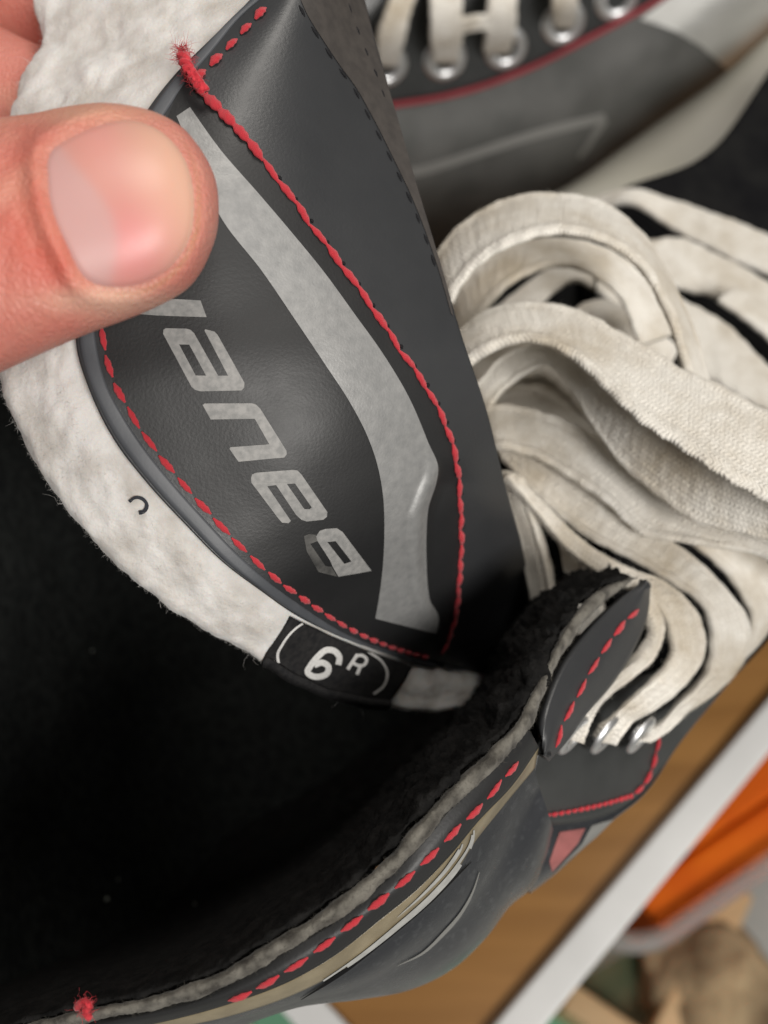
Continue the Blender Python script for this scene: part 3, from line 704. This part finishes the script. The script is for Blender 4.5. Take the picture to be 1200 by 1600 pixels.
# ---- laces
def lace(name, ea, eb, parent, th=.75, n=90, fuzz=60, braid=0.0, dz=0):
    ea = [(p[0], p[1], p[2]+dz) for p in ea]; eb = [(p[0], p[1], p[2]+dz) for p in eb]
    if parent is skate:                      # run on past the loop ends down to the boot
        for e in (ea, eb):
            if e[-1][0] > 1240:
                q = e[-1]; e += [(q[0]+95, q[1]+45, q[2]+10), (q[0]+190, q[1]+125, q[2]+48)]
        if ea[0][0] < 765 and ea[0][1] < 700:
            for e in (ea, eb): q = e[0]; e.insert(0, (q[0]-16, q[1]+85, q[2]+24))
        n = int(n*1.25)
    a, b = PA(curve(ea, n)), PA(curve(eb, n)); nr = 44 if braid else 24
    c = (a+b)/2; s = np.concatenate([[0], np.cumsum(np.linalg.norm(np.diff(c, axis=0), axis=1))])*1000
    t = np.gradient(c, axis=0); t /= np.linalg.norm(t, axis=1, keepdims=True)
    wv = (b-a)/2; wl_ = np.linalg.norm(wv, axis=1, keepdims=True); nn = np.cross(t, wv/wl_); nn /= np.linalg.norm(nn, axis=1, keepdims=True)
    ph = random.uniform(0, 50); q = np.arange(nr)/nr*2*np.pi
    xx = np.sign(np.cos(q))*np.abs(np.cos(q))**.55; yy = np.sign(np.sin(q))*np.abs(np.sin(q))**.7
    ax = np.abs(xx); rim = 1+.40*np.exp(-((ax-.86)/.10)**2)-.15*np.exp(-((ax-.6)/.12)**2)
    wob = 1+.03*np.sin(s*.5+ph)+.02*np.sin(s*1.7+ph)
    X = xx[None, :]*wl_*1000
    lump = np.array([[.16*noise.noise(Vector((si*.4+ph, x_*1.8, y_)))+.07*noise.noise(Vector((si*1.5+ph, x_*4, y_))) for x_, y_ in zip(xx, yy)] for si in s])
    br = braid*(1-.6*ax[None, :]**4)*(np.sin((s[:, None]+np.abs(X)*.9)*6.6)*np.sin((s[:, None]*.5-np.abs(X))*6.2)) if braid else 0
    H = yy[None, :]*th*rim[None, :]+lump+br*np.sign(yy)[None, :]
    V = c[:, None]+wv[:, None]*(xx[None, :]*wob[:, None])[..., None]+nn[:, None]*H[..., None]*S
    V = V.reshape(-1, 3); UVs = np.stack([np.repeat(s, nr), X.ravel()], -1)
    F = quads(n, nr, wrap=True)+[tuple(range(nr)), tuple((n-1)*nr+j for j in reversed(range(nr)))]
    me = mesh(name, V, F, m_lace, uv=UVs); bm = bmesh.new(); bm.from_mesh(me); bmesh.ops.recalc_face_normals(bm, faces=bm.faces)
    if fuzz:
        bm.verts.ensure_lookup_table(); bm.normal_update(); m_ = len(bm.verts)
        idx = np.random.randint(0, m_, fuzz*22); pp_ = np.array([bm.verts[i].co[:] for i in idx]); nn_ = np.array([bm.verts[i].normal[:] for i in idx])
    bm.to_mesh(me); bm.free(); o = obj(name, me, parent)
    if fuzz: fibres('lace_fuzz', pp_, nn_, m_lace_f, o, .25, .95, .013, .7)
    return o
LN = 'lace'
# strands deep in the gap, then the near loops
lace(LN, [(880,340,242),(940,306,236),(985,296,232),(1050,312,230),(1120,335,226),(1200,366,222),(1300,410,216)], [(890,362,240),(940,330,234),(975,318,230),(1050,358,227),(1120,395,223),(1200,432,219),(1300,480,213)], skate)
lace(LN, [(990,378,216),(1060,372,214),(1130,402,211),(1200,440,208),(1300,490,203)], [(1010,440,212),(1060,452,210),(1130,470,208),(1200,500,205),(1300,550,200)], skate)
lace(LN, [(1030,455,200),(1090,478,197),(1150,520,193),(1200,572,189),(1280,640,184)], [(1060,560,192),(1100,590,190),(1140,612,187),(1200,648,183),(1260,700,178)], skate)
lace(LN, [(1120,470,199),(1165,500,197),(1210,540,194),(1270,600,190)], [(1150,450,203),(1200,480,201),(1240,520,198),(1300,580,194)], skate)
lace(LN, [(735,520,190),(790,470,190),(860,420,192),(900,405,194),(985,440,196),(1060,500,194)], [(745,590,184),(810,520,184),(850,470,187),(900,440,190),(960,480,192),(1020,560,190)], skate)
lace(LN, [(790,560,186),(870,500,186),(930,470,187),(1000,490,186),(1060,545,183)], [(800,640,180),(880,570,180),(935,540,181),(985,555,181),(1030,610,178)], skate)
lace(LN, [(760,610,178),(830,585,176),(890,600,174),(950,640,172)], [(770,680,172),(830,660,170),(890,670,168),(940,700,166)], skate)
# big upper loop
lace(LN, [(680,415,158),(705,368,158),(760,326,159),(830,305,160),(900,308,161),(960,330,161),(1005,372,160),(1045,440,158),(1078,515,156),(1100,585,154),(1120,660,151)],
         [(700,478,150),(730,432,148),(785,388,147),(850,366,147),(915,368,147),(965,388,147),(1008,424,147.5),(1038,475,148),(1060,535,148),(1078,600,148),(1095,670,147)], skate, n=300, fuzz=160, braid=.08, th=.75, dz=-7)
# second loop, wide ribbon to the right
lace(LN, [(700,545,158),(735,505,156),(790,478,155),(850,476,154),(915,492,152),(985,530,149),(1060,572,146),(1140,612,143),(1210,648,141),(1300,690,139)],
         [(712,600,150),(748,558,147),(800,535,146),(855,538,144),(905,566,142),(955,618,139),(1020,672,136),(1110,730,133),(1200,786,131),(1300,830,130)], skate, n=340, fuzz=170, braid=.08, th=.8, dz=-7)
# twisted strand under it
lace(LN, [(735,620,162),(790,555,160),(860,535,154),(930,570,148),(985,620,144),(1050,670,141),(1120,725,138),(1210,780,136),(1300,820,135)],
         [(760,650,160),(810,592,158),(855,572,154),(893,608,150),(930,672,148),(990,745,145),(1080,812,142),(1210,846,139),(1300,880,138)], skate, n=300, fuzz=120, braid=.10, dz=-4)
lace(LN, [(705,470,176),(745,415,174),(810,380,174),(880,375,175),(950,392,176),(1010,440,176),(1060,520,174)],
         [(730,530,168),(770,470,166),(820,430,166),(865,415,167),(905,420,168),(960,455,170),(1000,540,170)], skate, n=200, fuzz=60, braid=.08)
lace(LN, [(715,560,182),(780,520,182),(850,505,180),(920,540,176),(960,600,172),(1000,680,168)],
         [(745,640,176),(800,600,174),(850,590,172),(890,625,170),(915,680,167),(950,740,164)], skate, n=200, fuzz=60, braid=.08)
lace(LN, [(740,640,172),(800,612,170),(870,628,167),(940,680,163),(1000,740,160)],
         [(760,700,166),(810,668,165),(860,690,163),(920,745,160),(980,800,157)], skate, n=160, fuzz=60, braid=.08)
# broad lower ribbons
lace(LN, [(748,640,158),(800,632,157),(870,652,155),(945,690,152),(1020,760,149),(1110,812,147),(1210,850,146),(1300,900,146)],
         [(775,702,153),(825,712,151),(890,745,149),(950,790,147),(1010,838,146),(1080,850,145),(1180,866,145),(1300,930,145)], skate, n=260, fuzz=140, braid=.09, dz=-2)
lace(LN, [(765,668,156),(835,705,153),(905,752,151),(975,795,149),(1062,855,148),(1130,915,147),(1170,975,148),(1162,1030,149),(1110,1088,147),(1055,1128,142),(1012,1160,139)],
         [(785,722,153),(835,772,150),(895,825,148),(965,864,146),(1045,908,145),(1097,950,145.5),(1109,1003,146.5),(1098,1050,147),(1056,1100,143.5),(1018,1140,139),(988,1156,138)], skate, n=280, fuzz=140, braid=.09)
lace(LN, [(1000,786,153),(1080,800,153),(1150,832,154),(1200,880,155),(1215,940,156),(1190,990,157),(1140,1040,157),(1085,1092,155)],
         [(960,790,150),(1040,822,150),(1100,865,151),(1150,920,152),(1172,960,153),(1160,1010,154),(1120,1055,154),(1065,1110,152)], skate, n=90, fuzz=80)
lace(LN, [(800,742,148),(850,790,146),(910,845,144),(975,885,142.5),(1050,918,142.5),(1092,966,143),(1100,1020,143.5),(1070,1070,141.5),(1020,1112,136.5),(972,1140,132.5),(958,1160,133)],
         [(788,748,147),(838,806,145),(890,866,143),(945,905,141.5),(1014,936,140.5),(1042,982,141),(1046,1022,141),(1016,1062,139),(972,1102,134),(942,1134,130.5),(930,1154,131)], skate, n=260, fuzz=150, braid=.09)
lace(LN, [(1000,915,139.5),(1020,942,140),(1032,985,140.5),(1018,1026,140),(984,1060,136.5),(944,1092,132),(918,1130,128.5),(908,1158,129)],
         [(985,935,138.5),(1008,960,138.5),(1018,990,138.5),(1000,1020,138),(960,1052,134.5),(920,1085,130),(892,1120,126.5),(880,1150,127)], skate, n=200, fuzz=90, braid=.09)
# upright strands beside the tongue
lace(LN, [(785,735,150),(800,790,149),(815,850,149),(828,910,149.5),(838,985,151)], [(815,745,147),(835,800,146),(852,855,146),(864,910,146.5),(872,970,148)], skate, th=.9, n=60, fuzz=70)
lace(LN, [(868,815,152),(880,870,152),(890,940,152),(895,990,153)], [(892,830,150),(915,880,149),(940,930,149),(950,980,150)], skate, th=.8, n=50, fuzz=40)

# ------------------------------------------------------------------ THE SECOND SKATE
sk2 = thing('ice_skate', Vector(onz(900, 330, 0)), 'black hockey skate standing behind, grey side panel and red piping', 'ice skate')
Y0, KX = 262., .22
def wall(px, py, dy=0):
    r = ray(px, py); t = (Y0+dy)/(r[1]-KX*r[0]); return EYE+r*t
def wd(px, py, dy=0):
    return (px, py, (wall(px, py, dy)-EYE)@FWD)
def wl2(c, dy): return [wd(a, b, dy) for a, b in c]
topc = [(420,-60),(560,-110),(700,-140),(900,-190),(1100,-260),(1350,-340)]
pip = [(420,170),(560,172),(610,165),(720,145),(820,110),(920,60),(1030,0),(1180,-95),(1350,-210)]
bot = [(420,360),(600,345),(700,330),(800,318),(890,290),(965,236),(1040,182),(1136,112),(1210,46),(1350,-60)]
und2 = [(420,460),(600,445),(700,425),(800,405),(900,380),(990,330),(1090,270),(1160,205),(1250,130),(1380,20)]
midc = [tuple((np.array(curve(pip, 12)[i])+np.array(curve(bot, 12)[i]))/2) for i in range(12)]
Ga = PA(loft([wl2(topc, 26), wl2([tuple((np.array(curve(topc, 12)[i])+np.array(curve(pip, 12)[i]))/2) for i in range(12)], 9), wl2(pip, 3)], 90, 24)); Ga, _ = face_eye(Ga)
sheet('eyelet_facing', Ga, m_facing, sk2, thick=3)
Gs = PA(loft([wl2(pip, 4), wl2(midc, -3), wl2(bot, 4), wl2(und2, 40)], 90, 40)); Gs, _ = face_eye(Gs)
sheet('side_panel', Gs, m_side2, sk2, thick=3)
bs2 = bvh_of(Gs); ba2 = bvh_of(Ga)
def onwall(b, px, py, lift):
    h = hit(b, px, py); return np.array(h[0]+h[1]*lift*S)
c = [P(*(q[0], q[1], wd(q[0], q[1], 2.2)[2])) for q in curve(pip, 60)]
tube('red_piping', c, .9, m_piping, sk2)
stroke('side_outline', [(600,277),(660,265),(740,240),(840,208),(945,182)], 14, bs2, .3, m_outline2, sk2, n=40)
stroke('side_outline', [(945,185),(925,215),(905,245)], (12, 7), bs2, .35, m_outline2, sk2, n=12)
decal('silver_panel', [(1000,30),(1050,-8),(1110,-45),(1220,-90),(1290,-80),(1290,0),(1200,52),(1136,108),(1118,92),(1093,70),(1050,46)], [], bs2, .4, m_silver2, sk2, k=3)
# cream holder under the sole
hu = [(860,305),(890,288),(965,236),(1040,182),(1136,112),(1200,55),(1350,-60)]
hl = [(880,330),(965,316),(1040,293),(1093,256),(1147,203),(1200,135),(1360,-10)]
Gh = PA(loft([wl2(hu, -3), wl2([tuple((np.array(curve(hu, 9)[i])+np.array(curve(hl, 9)[i]))/2) for i in range(9)], -18), wl2(hl, -30)], 60, 14)); Gh, _ = face_eye(Gh)
sheet('blade_holder', Gh, m_holder, sk2, thick=9)
for px, py in [(603,102), (695,93), (790,75), (880,36), (964,-3)]:
    h = hit(ba2, px, py); o = bpy.data.objects.new('eyelet', ME_E); C.objects.link(o)
    frame_at(o, sk2, h[0]+h[1]*.3*S, h[1], (1, 0, 0), 1.45)
def l2(a, b): lace(LN, [wd(x, y, dy) for x, y, dy in a], [wd(x, y, dy) for x, y, dy in b], sk2, n=40, fuzz=0, th=1.0)
l2([(590,100,3),(588,70,-4),(600,20,-4),(622,-30,4),(650,-110,20)], [(622,102,3),(630,70,-4),(642,20,-4),(660,-30,4),(690,-110,20)])
l2([(676,96,3),(672,60,-4),(672,10,-4),(674,-40,4),(680,-110,20)], [(716,96,3),(722,60,-4),(722,10,-4),(722,-40,4),(726,-110,20)])
l2([(755,82,3),(757,50,-4),(762,0,-4),(768,-40,4),(780,-110,20)], [(797,80,3),(805,50,-4),(808,0,-4),(812,-40,4),(824,-110,20)])
l2([(866,40,3),(862,10,-4),(862,-30,-2),(870,-80,6),(880,-130,20)], [(896,40,3),(902,10,-4),(904,-30,-2),(910,-80,6),(920,-130,20)])
l2([(718,30,-5),(745,24,-6),(768,22,-5)], [(718,52,-5),(745,46,-6),(768,46,-5)])

# ------------------------------------------------------------------ HAND
def hand():
    parts_V, parts_F = [], []
    def add(G):                              # closed tube grid [nu, nr, 3] with end caps
        o_ = len(parts_V); nu, nr = G.shape[:2]
        parts_V.extend(G.reshape(-1, 3)); parts_F.extend(quads(nu, nr, wrap=True, off=o_))
        parts_F.append(tuple(o_+j for j in range(nr))); parts_F.append(tuple(o_+(nu-1)*nr+j for j in reversed(range(nr))))
    # thumb: outline in sight, real section
    xs =  [342.0,341,338,330,315,290,255,210,150, 90, 30,-40,-120,-220,-330,-430]
    top = [ 330,306,285,262,235,205,184,169,160,166,178,182,170,140,100, 60]
    botm= [ 332,350,368,392,424,455,478,500,522,548,575,608,640,668,690,700]
    dc =  [93.6,93.6,93.6,93.4,93.0,92.6,92.2,91.9,91.7,91.8,92.2,93,94,96,99,103]
    hh =  [ .3, 1.7, 2.9, 4.2, 5.4, 6.4, 7.1, 7.5, 7.8, 8.2, 8.6, 9.2,10.2,11.5,13,14]
    xs, top, botm, dc, hh = map(np.array, (xs, top, botm, dc, hh))
    ts = np.linspace(0, 1, len(xs)); tq = np.linspace(0, 1, 260)**1.15
    Q = hermite(np.stack([xs, top, botm, dc, hh], -1), ts, tq); NR = 128
    G = np.zeros((len(tq), NR, 3))
    for i, (x_, t_, b_, d_, h_) in enumerate(Q):
        cy, hw = (t_+b_)/2, (b_-t_)/2
        for j in range(NR):
            a = j/NR*2*math.pi; ca, sa = math.cos(a), math.sin(a)
            ex = 2.15
            yy = math.copysign(abs(ca)**(2/ex), ca); zz = math.copysign(abs(sa)**(2/ex), sa)
            G[i, j] = (x_ + yy*-14*min(1, max(0, (300-x_)/90)), cy+hw*yy, d_-h_*zz)
    # nail bed and folds
    front = np.zeros(G.shape[:2], bool); front[:, 1:NR//2] = True
    rho, th = nail_rho(G[..., 0], G[..., 1])
    prox = np.clip(-np.cos(th-.25), 0, 1)**.7; lat = np.abs(np.sin(th)); dist = np.clip(np.cos(th), 0, 1)
    bed = .50/(1+np.exp((rho-.97)*38))
    ridge = (.50*prox+.46*lat*(1-dist*.6)+.12*dist)*np.exp(-((rho-1.12)/.085)**2)
    groove = .30*dist*np.exp(-((rho-1.03)/.03)**2)
    # skin wrinkles over the joint
    wr = .30*np.sin((G[..., 0]+.35*(G[..., 1]-380))*.16+2.2*np.sin(G[..., 1]*.021))*np.clip((40-G[..., 0])/60, 0, 1)*np.exp(-((G[..., 0]+60)/130)**2)
    hollow = .35*np.exp(-((rho-1.35)/.14)**2)*prox
    G[..., 2] -= np.where(front, ridge-bed-groove+wr-hollow, 0)
    add(PA(G))
    def finger(pts, rads, sq=.92):
        c = PA(curve(pts, 60)); r = np.interp(np.linspace(0, 1, 60), np.linspace(0, 1, len(rads)), rads)
        e = np.linspace(0, 1, 60); L = np.sum(np.linalg.norm(np.diff(c, axis=0), axis=1))*1000
        capd = (1-e)*L; r = r*np.sqrt(np.clip(1-np.clip(1-capd/r, 0, 1)**2, .004, 1))
        g = np.zeros((60, 32, 3)); t = np.gradient(c, axis=0); t /= np.linalg.norm(t, axis=1, keepdims=True)
        for i in range(60):
            a = np.cross(t[i], FWD); a /= np.linalg.norm(a); b = np.cross(t[i], a)
            for j in range(32):
                q = j/32*2*math.pi; g[i, j] = c[i]+(a*math.cos(q)+b*math.sin(q)*sq)*r[i]*S
        add(g)
    finger([(-760,60,150),(-520,40,142),(-300,70,139),(-120,110,138),(20,170,137),(150,230,134),(250,260,131)], [12,11.5,10.5,10,9.4,9,8])
    finger([(-760,-120,158),(-520,-160,150),(-300,-130,147),(-120,-60,147),(0,-30,146),(150,30,143),(280,80,139)], [12,11.5,10.5,10,9.2,8.8,8])
    finger([(-780,-330,165),(-540,-380,158),(-320,-330,156),(-140,-250,155),(20,-180,152),(160,-120,150)], [11.5,11,10,9.4,8.8,7.5])
    finger([(-800,-520,170),(-580,-560,166),(-400,-500,164),(-250,-420,162),(-120,-350,160)], [10,9.6,9,8.2,7])
    # palm and wrist
    finger([(-330,400,108),(-480,360,118),(-620,280,132),(-760,120,148),(-840,-60,158)], [13,16,19,20,15], .85)
    finger([(-600,300,130),(-760,80,152),(-820,-120,160),(-820,-380,168),(-830,-520,172)], [16,18,18,15,10], .8)
    finger([(-640,260,136),(-860,280,150),(-1100,420,158),(-1500,620,170)], [20,27,27,28], .75)
    me = mesh('hand_raw', parts_V, parts_F, m_skin)
    bm = bmesh.new(); bm.from_mesh(me); bmesh.ops.recalc_face_normals(bm, faces=bm.faces); bm.to_mesh(me); bm.free()
    tmp = bpy.data.objects.new('hand_raw', me); C.objects.link(tmp)
    md = tmp.modifiers.new('r', 'REMESH'); md.mode = 'VOXEL'; md.voxel_size = .00042; md.use_smooth_shade = True
    sm = tmp.modifiers.new('s', 'SMOOTH'); sm.factor = .5; sm.iterations = 4
    dg = bpy.context.evaluated_depsgraph_get(); out = bpy.data.meshes.new_from_object(tmp.evaluated_get(dg)); out.name = 'person'
    bpy.data.objects.remove(tmp); bpy.data.meshes.remove(me)
    out.polygons.foreach_set('use_smooth', [True]*len(out.polygons))
    out.materials.clear(); out.materials.append(m_skin)
    n = len(out.vertices); co = np.empty(n*3); out.vertices.foreach_get('co', co); co = co.reshape(-1, 3)
    q = unP(co); X_, Y_, D_ = q[:, 0], q[:, 1], q[:, 2]
    colr = np.tile(np.array([.58, .21, .165]), (n, 1))
    def blend(c, f): nonlocal colr; f = np.clip(f, 0, 1)[:, None]; colr = colr*(1-f)+np.array(c)*f
    nz = np.array([noise.fractal(Vector(v)*160, .9, 2, 4) if ok_ else 0. for v, ok_ in zip(co, X_ > -60)])
    near = np.clip((112-D_)/8, 0, 1)
    rho, th = nail_rho(X_, Y_)
    g = lambda cx_, cy_, sx, sy: np.exp(-((X_-cx_)/sx)**2-((Y_-cy_)/sy)**2)
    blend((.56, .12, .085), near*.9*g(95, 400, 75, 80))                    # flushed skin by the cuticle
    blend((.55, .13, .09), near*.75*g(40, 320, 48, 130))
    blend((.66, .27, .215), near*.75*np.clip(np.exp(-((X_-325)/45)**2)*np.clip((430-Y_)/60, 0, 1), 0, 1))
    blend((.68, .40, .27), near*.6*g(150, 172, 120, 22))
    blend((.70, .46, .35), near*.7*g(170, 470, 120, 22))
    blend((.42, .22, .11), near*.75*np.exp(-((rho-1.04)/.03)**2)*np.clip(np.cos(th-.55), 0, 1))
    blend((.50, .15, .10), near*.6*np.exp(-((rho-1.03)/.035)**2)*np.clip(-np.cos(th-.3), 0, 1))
    blend((.70, .42, .31), np.clip(nz, 0, 1)*.35); blend((.60, .24, .19), np.clip(-nz, 0, 1)*.4)
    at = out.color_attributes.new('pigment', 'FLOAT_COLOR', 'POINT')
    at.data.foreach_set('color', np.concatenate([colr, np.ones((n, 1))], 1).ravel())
    # nail
    nr_, na = 34, 96; NV = []; NC = []; 
    bvh = BVHTree.FromPolygons([tuple(map(float, v)) for v in PA(G).reshape(-1, 3)], quads(G.shape[0], NR, wrap=True))
    G2 = G.copy(); G2[..., 2] += np.where(front, ridge-bed-groove+wr-hollow, 0)
    bvh2 = BVHTree.FromPolygons([tuple(map(float, v)) for v in PA(G2).reshape(-1, 3)], quads(G.shape[0], NR, wrap=True))
    for i in range(nr_):
        r = i/(nr_-1)
        for j in range(na):
            a = -math.pi+j/na*2*math.pi; R_ = float(np.interp(a, NTH, NRR))
            rr_ = r*1.02*R_
            px, py = NCX+rr_*math.cos(a), NCY+rr_*math.sin(a)
            h = hit(bvh2, px, py)
            sink = .10+.30*max(0, r-.9)/.1*(1-.5*max(0, math.cos(a)))
            NV.append(h[0]-h[1]*sink*S)
            u = (px-75-(py-240)*.33)                    # distance from the cuticle line
            c_ = np.array([.60, .28, .235])
            f = np.clip((u-95)/95, 0, 1); c_ = c_*(1-f)+np.array([.68, .40, .295])*f
            f = .75*math.exp(-((px-200)/60)**2-((py-385)/62)**2); c_ = c_*(1-f)+np.array([.68, .235, .235])*f
            f = .6*math.exp(-((px-150)/40)**2-((py-215)/40)**2); c_ = c_*(1-f)+np.array([.68, .30, .26])*f
            lw = 62*math.exp(-((py-345)/105)**2)+6
            f = 1/(1+math.exp((u-lw)/5.0))*(1 if py > 232 else max(0, (py-215)/17)); f *= .85; c_ = c_*(1-f)+np.array([.56, .335, .32])*f
            f = max(0, (r-.955)/.045)*max(0, math.cos(a-.2))*.7; c_ = c_*(1-f)+np.array([.80, .62, .45])*f
            NC.append(c_)
    F = quads(nr_, na, wrap=True)
    nm = mesh('thumb_nail', NV, F, m_nail)
    bm = bmesh.new(); bm.from_mesh(nm); bmesh.ops.recalc_face_normals(bm, faces=bm.faces)
    bm.faces.ensure_lookup_table(); f = bm.faces[len(bm.faces)//2]
    if f.normal.dot(Vector(EYE*S)-f.calc_center_median()) < 0: bmesh.ops.reverse_faces(bm, faces=bm.faces)
    bm.to_mesh(nm); bm.free()
    at = nm.color_attributes.new('pigment', 'FLOAT_COLOR', 'POINT')
    at.data.foreach_set('color', np.concatenate([np.array(NC), np.ones((len(NC), 1))], 1).ravel())
    po = obj('person', out); tag(po, 'bare hand reaching in from the left, thumb pressing on the skate tongue', 'person')
    obj('thumb_nail', nm, po)
NCX, NCY = 190., 318.
_out = curve([(66,250),(72,310),(98,380),(140,446),(185,455),(230,446),(270,420),(298,375),(306,315),(293,245),(255,198),(205,178),(150,188),(105,208),(75,228),(66,250)], 240)[:-1]
_t = np.arctan2(_out[:, 1]-NCY, _out[:, 0]-NCX); _r = np.hypot(_out[:, 0]-NCX, _out[:, 1]-NCY); _o = np.argsort(_t)
NTH = np.concatenate([_t[_o]-2*math.pi, _t[_o], _t[_o]+2*math.pi]); NRR = np.tile(_r[_o], 3)
def nail_rho(X_, Y_):
    th = np.arctan2(Y_-NCY, X_-NCX); return np.hypot(X_-NCX, Y_-NCY)/np.interp(th, NTH, NRR), th
hand()

# ------------------------------------------------------------------ things below the table edge
m_clear = M('milky_plastic', (.80, .78, .75), .25); pn = m_clear.node_tree.nodes['Principled BSDF']; pn.inputs['Transmission Weight'].default_value = .75; pn.inputs['IOR'].default_value = 1.2
m_orange = M('orange', (.56, .085, .002), .7, (.68, .135, .004), 30, .2, 300, .2, bdist=.001)
m_green = M('dark_green', (.035, .06, .022), .7, (.12, .10, .045), 25)
m_teal = M('green_paper', (.13, .34, .20), .7, (.18, .40, .26), 15)
m_pine = M('pine', (.52, .34, .17), .5, (.60, .41, .22), 20)
m_brown = M('brown_cloth', (.13, .085, .045), .95, (.42, .31, .18), 30, .6, 150, detail=6, bdist=.004)
m_cream = M('cream_paper', (.62, .57, .42), .7)
# clear box
zt = -130.
c0 = onz(962, 1512, zt); c1 = onz(1290, 1282, zt); ud = (c1-c0)[:2]; ud /= np.linalg.norm(ud); vd = np.array([-ud[1], ud[0]])
def rrect(o_, U, Vv, L, W, r, n=8):
    P_ = []
    for cx_, cy_, a0 in [(r, r, math.pi), (L-r, r, 1.5*math.pi), (L-r, W-r, 0), (r, W-r, .5*math.pi)]:
        for i in range(n+1):
            a = a0+i/n*math.pi/2; P_.append(o_+U*(cx_+r*math.cos(a))+Vv*(cy_+r*math.sin(a)))
    return P_
bx = thing('storage_box', (float(c0[0]), float(c0[1]), -.35), 'clear plastic box with rounded corners below the table edge', 'box')
o2 = c0[:2]
outp = rrect(o2, ud, vd, .36, .20, .030); inp = rrect(o2+(ud+vd)*.003, ud, vd, .354, .194, .027); rim = rrect(o2-(ud+vd)*.005, ud, vd, .37, .21, .034)
def ring(name, rings, mat, parent):
    n = len(rings[0][0]); V = []; F = []
    for poly, z in rings: V += [(p[0], p[1], z) for p in poly]
    for k in range(len(rings)-1):
        for i in range(n): F.append((k*n+i, k*n+(i+1) % n, (k+1)*n+(i+1) % n, (k+1)*n+i))
    me = mesh(name, V, F, mat); bm = bmesh.new(); bm.from_mesh(me); bmesh.ops.recalc_face_normals(bm, faces=bm.faces); bm.to_mesh(me); bm.free()
    return obj(name, me, parent)
ring('wall', [(outp, -.345), (outp, -.142), (rim, -.138), (rim, -.131), (inp, -.130), (inp, -.345)], m_clear, bx)
prism('bottom', outp, -.349, -.346, m_clear, bx)
oc = onz(1035, 1458, -137.)[:2]
og = [(oc+ud*a+vd*b) for a, b in [(0, 0), (.29, 0), (.29, .13), (0, .13)]]
orr = thing('orange_block', (float(oc[0]), float(oc[1]), -.34), 'bright orange ridged block lying inside the clear plastic box', 'block')
for k in range(6):
    a0, a1 = k*.0205, k*.0205+.0195; dz = [0, .004, -.002, .003, .001, .004][k]
    prism('ridge', [oc+vd*a0, oc+ud*.29+vd*a0, oc+ud*.29+vd*a1, oc+vd*a1], -.33, -.137+dz, m_orange, orr, bevel=.004)
# wooden tray with green base
t0 = onz(898, 1535, -300)[:2]; t1 = onz(1010, 1612, -300)[:2]; td = t1-t0; tl_ = np.linalg.norm(td); td /= tl_; tn = np.array([-td[1], td[0]])
if (onz(990, 1500, -300)[:2]-t0)@tn < 0: tn = -tn
tray = thing('wooden_tray', (float(t0[0]), float(t0[1]), -.35), 'pale wooden tray with a dark green base behind the white strip', 'tray')
TL, TW = tl_*1.05, .085
prism('base', [t0, t0+td*TL, t0+td*TL+tn*TW, t0+tn*TW], -.349, -.325, m_green, tray)
for a, b, c_, d_ in [(-.0, -.016, TL, 0), (TL, -.016, TL+.02, TW+.016), (-.02, -.016, 0, TW+.016), (0, TW, TL, TW+.016)]:
    prism('rail', [t0+td*a+tn*b, t0+td*c_+tn*b, t0+td*c_+tn*d_, t0+td*a+tn*d_], -.3495, -.30, m_pine, tray, bevel=.003)
# crumpled brown cloth
def lump(name, ctr, rx, ry, rz, mat, label, cat, seed):
    V = []; F = []; nu, nv = 40, 64
    for i in range(nu):
        a = i/(nu-1)*math.pi
        for j in range(nv):
            b = j/nv*2*math.pi; d = Vector((math.sin(a)*math.cos(b), math.sin(a)*math.sin(b), math.cos(a)))
            k = 1+.14*noise.fractal(d*1.6+Vector((seed, 0, 0)), .8, 2, 5)
            V.append((ctr[0]+d.x*rx*k, ctr[1]+d.y*ry*k, max(ctr[2]+d.z*rz*k, -.349)))
    o = obj(name, mesh(name, V, quads(nu, nv, wrap=True), mat)); return tag(o, label, cat)
bc = onz(1105, 1545, -320)
lump('brown_cloth', (bc[0], bc[1], -.325), .042, .045, .035, m_brown, 'crumpled brown cloth on the floor beside the clear box', 'cloth', 3.)
g0 = onz(885, 1600, -345)[:2]
q = prism('green_sheet', [g0+np.array(p) for p in [(-.06, -.09), (.03, -.10), (.035, .0), (-.05, .012)]], -.3495, -.346, m_teal)
tag(q, 'green sheet on the floor by the wooden tray, lower right', 'paper')
g1 = onz(425, 1590, -345)[:2]
q = prism('green_card', [g1+np.array(p) for p in [(-.015, -.08), (.02, -.08), (.02, .02), (-.01, .02)]], -.3495, -.345, m_teal); tag(q, 'green card on the floor at the bottom edge, left of the table corner', 'paper')
q = prism('cream_sheet', [g1+np.array(p) for p in [(-.14, -.09), (-.018, -.09), (-.013, .04), (-.13, .04)]], -.3495, -.346, m_cream); tag(q, 'cream paper sheet on the floor under the boot collar', 'paper')

# specks of lint on the lining
m_lint = M('lint', (.30, .33, .29), .95)
for px, py, r in [(165, 1406, .55), (183, 1375, .4), (305, 1414, .35), (143, 1017, .28)]:
    h = hit(bvh_of(cav, Gl), px, py)
    if not h: continue
    V = []; 
    for i in range(7):
        a = i/6*math.pi
        for j in range(8):
            b = j/8*2*math.pi; d = Vector((math.sin(a)*math.cos(b), math.sin(a)*math.sin(b), math.cos(a)*.6)); k = 1+.5*noise.noise(d*2+Vector((px, 0, 0)))
            V.append(h[0]+h[1]*r*.6*S+d*(r*S*k*h[0].length/.2))
    o = obj('lint', mesh('lint', V, quads(7, 8, wrap=True), m_lint), skate)
print('objects', len(sc.objects), 'tris', sum(len(o.data.polygons) for o in sc.objects if o.type == 'MESH'))
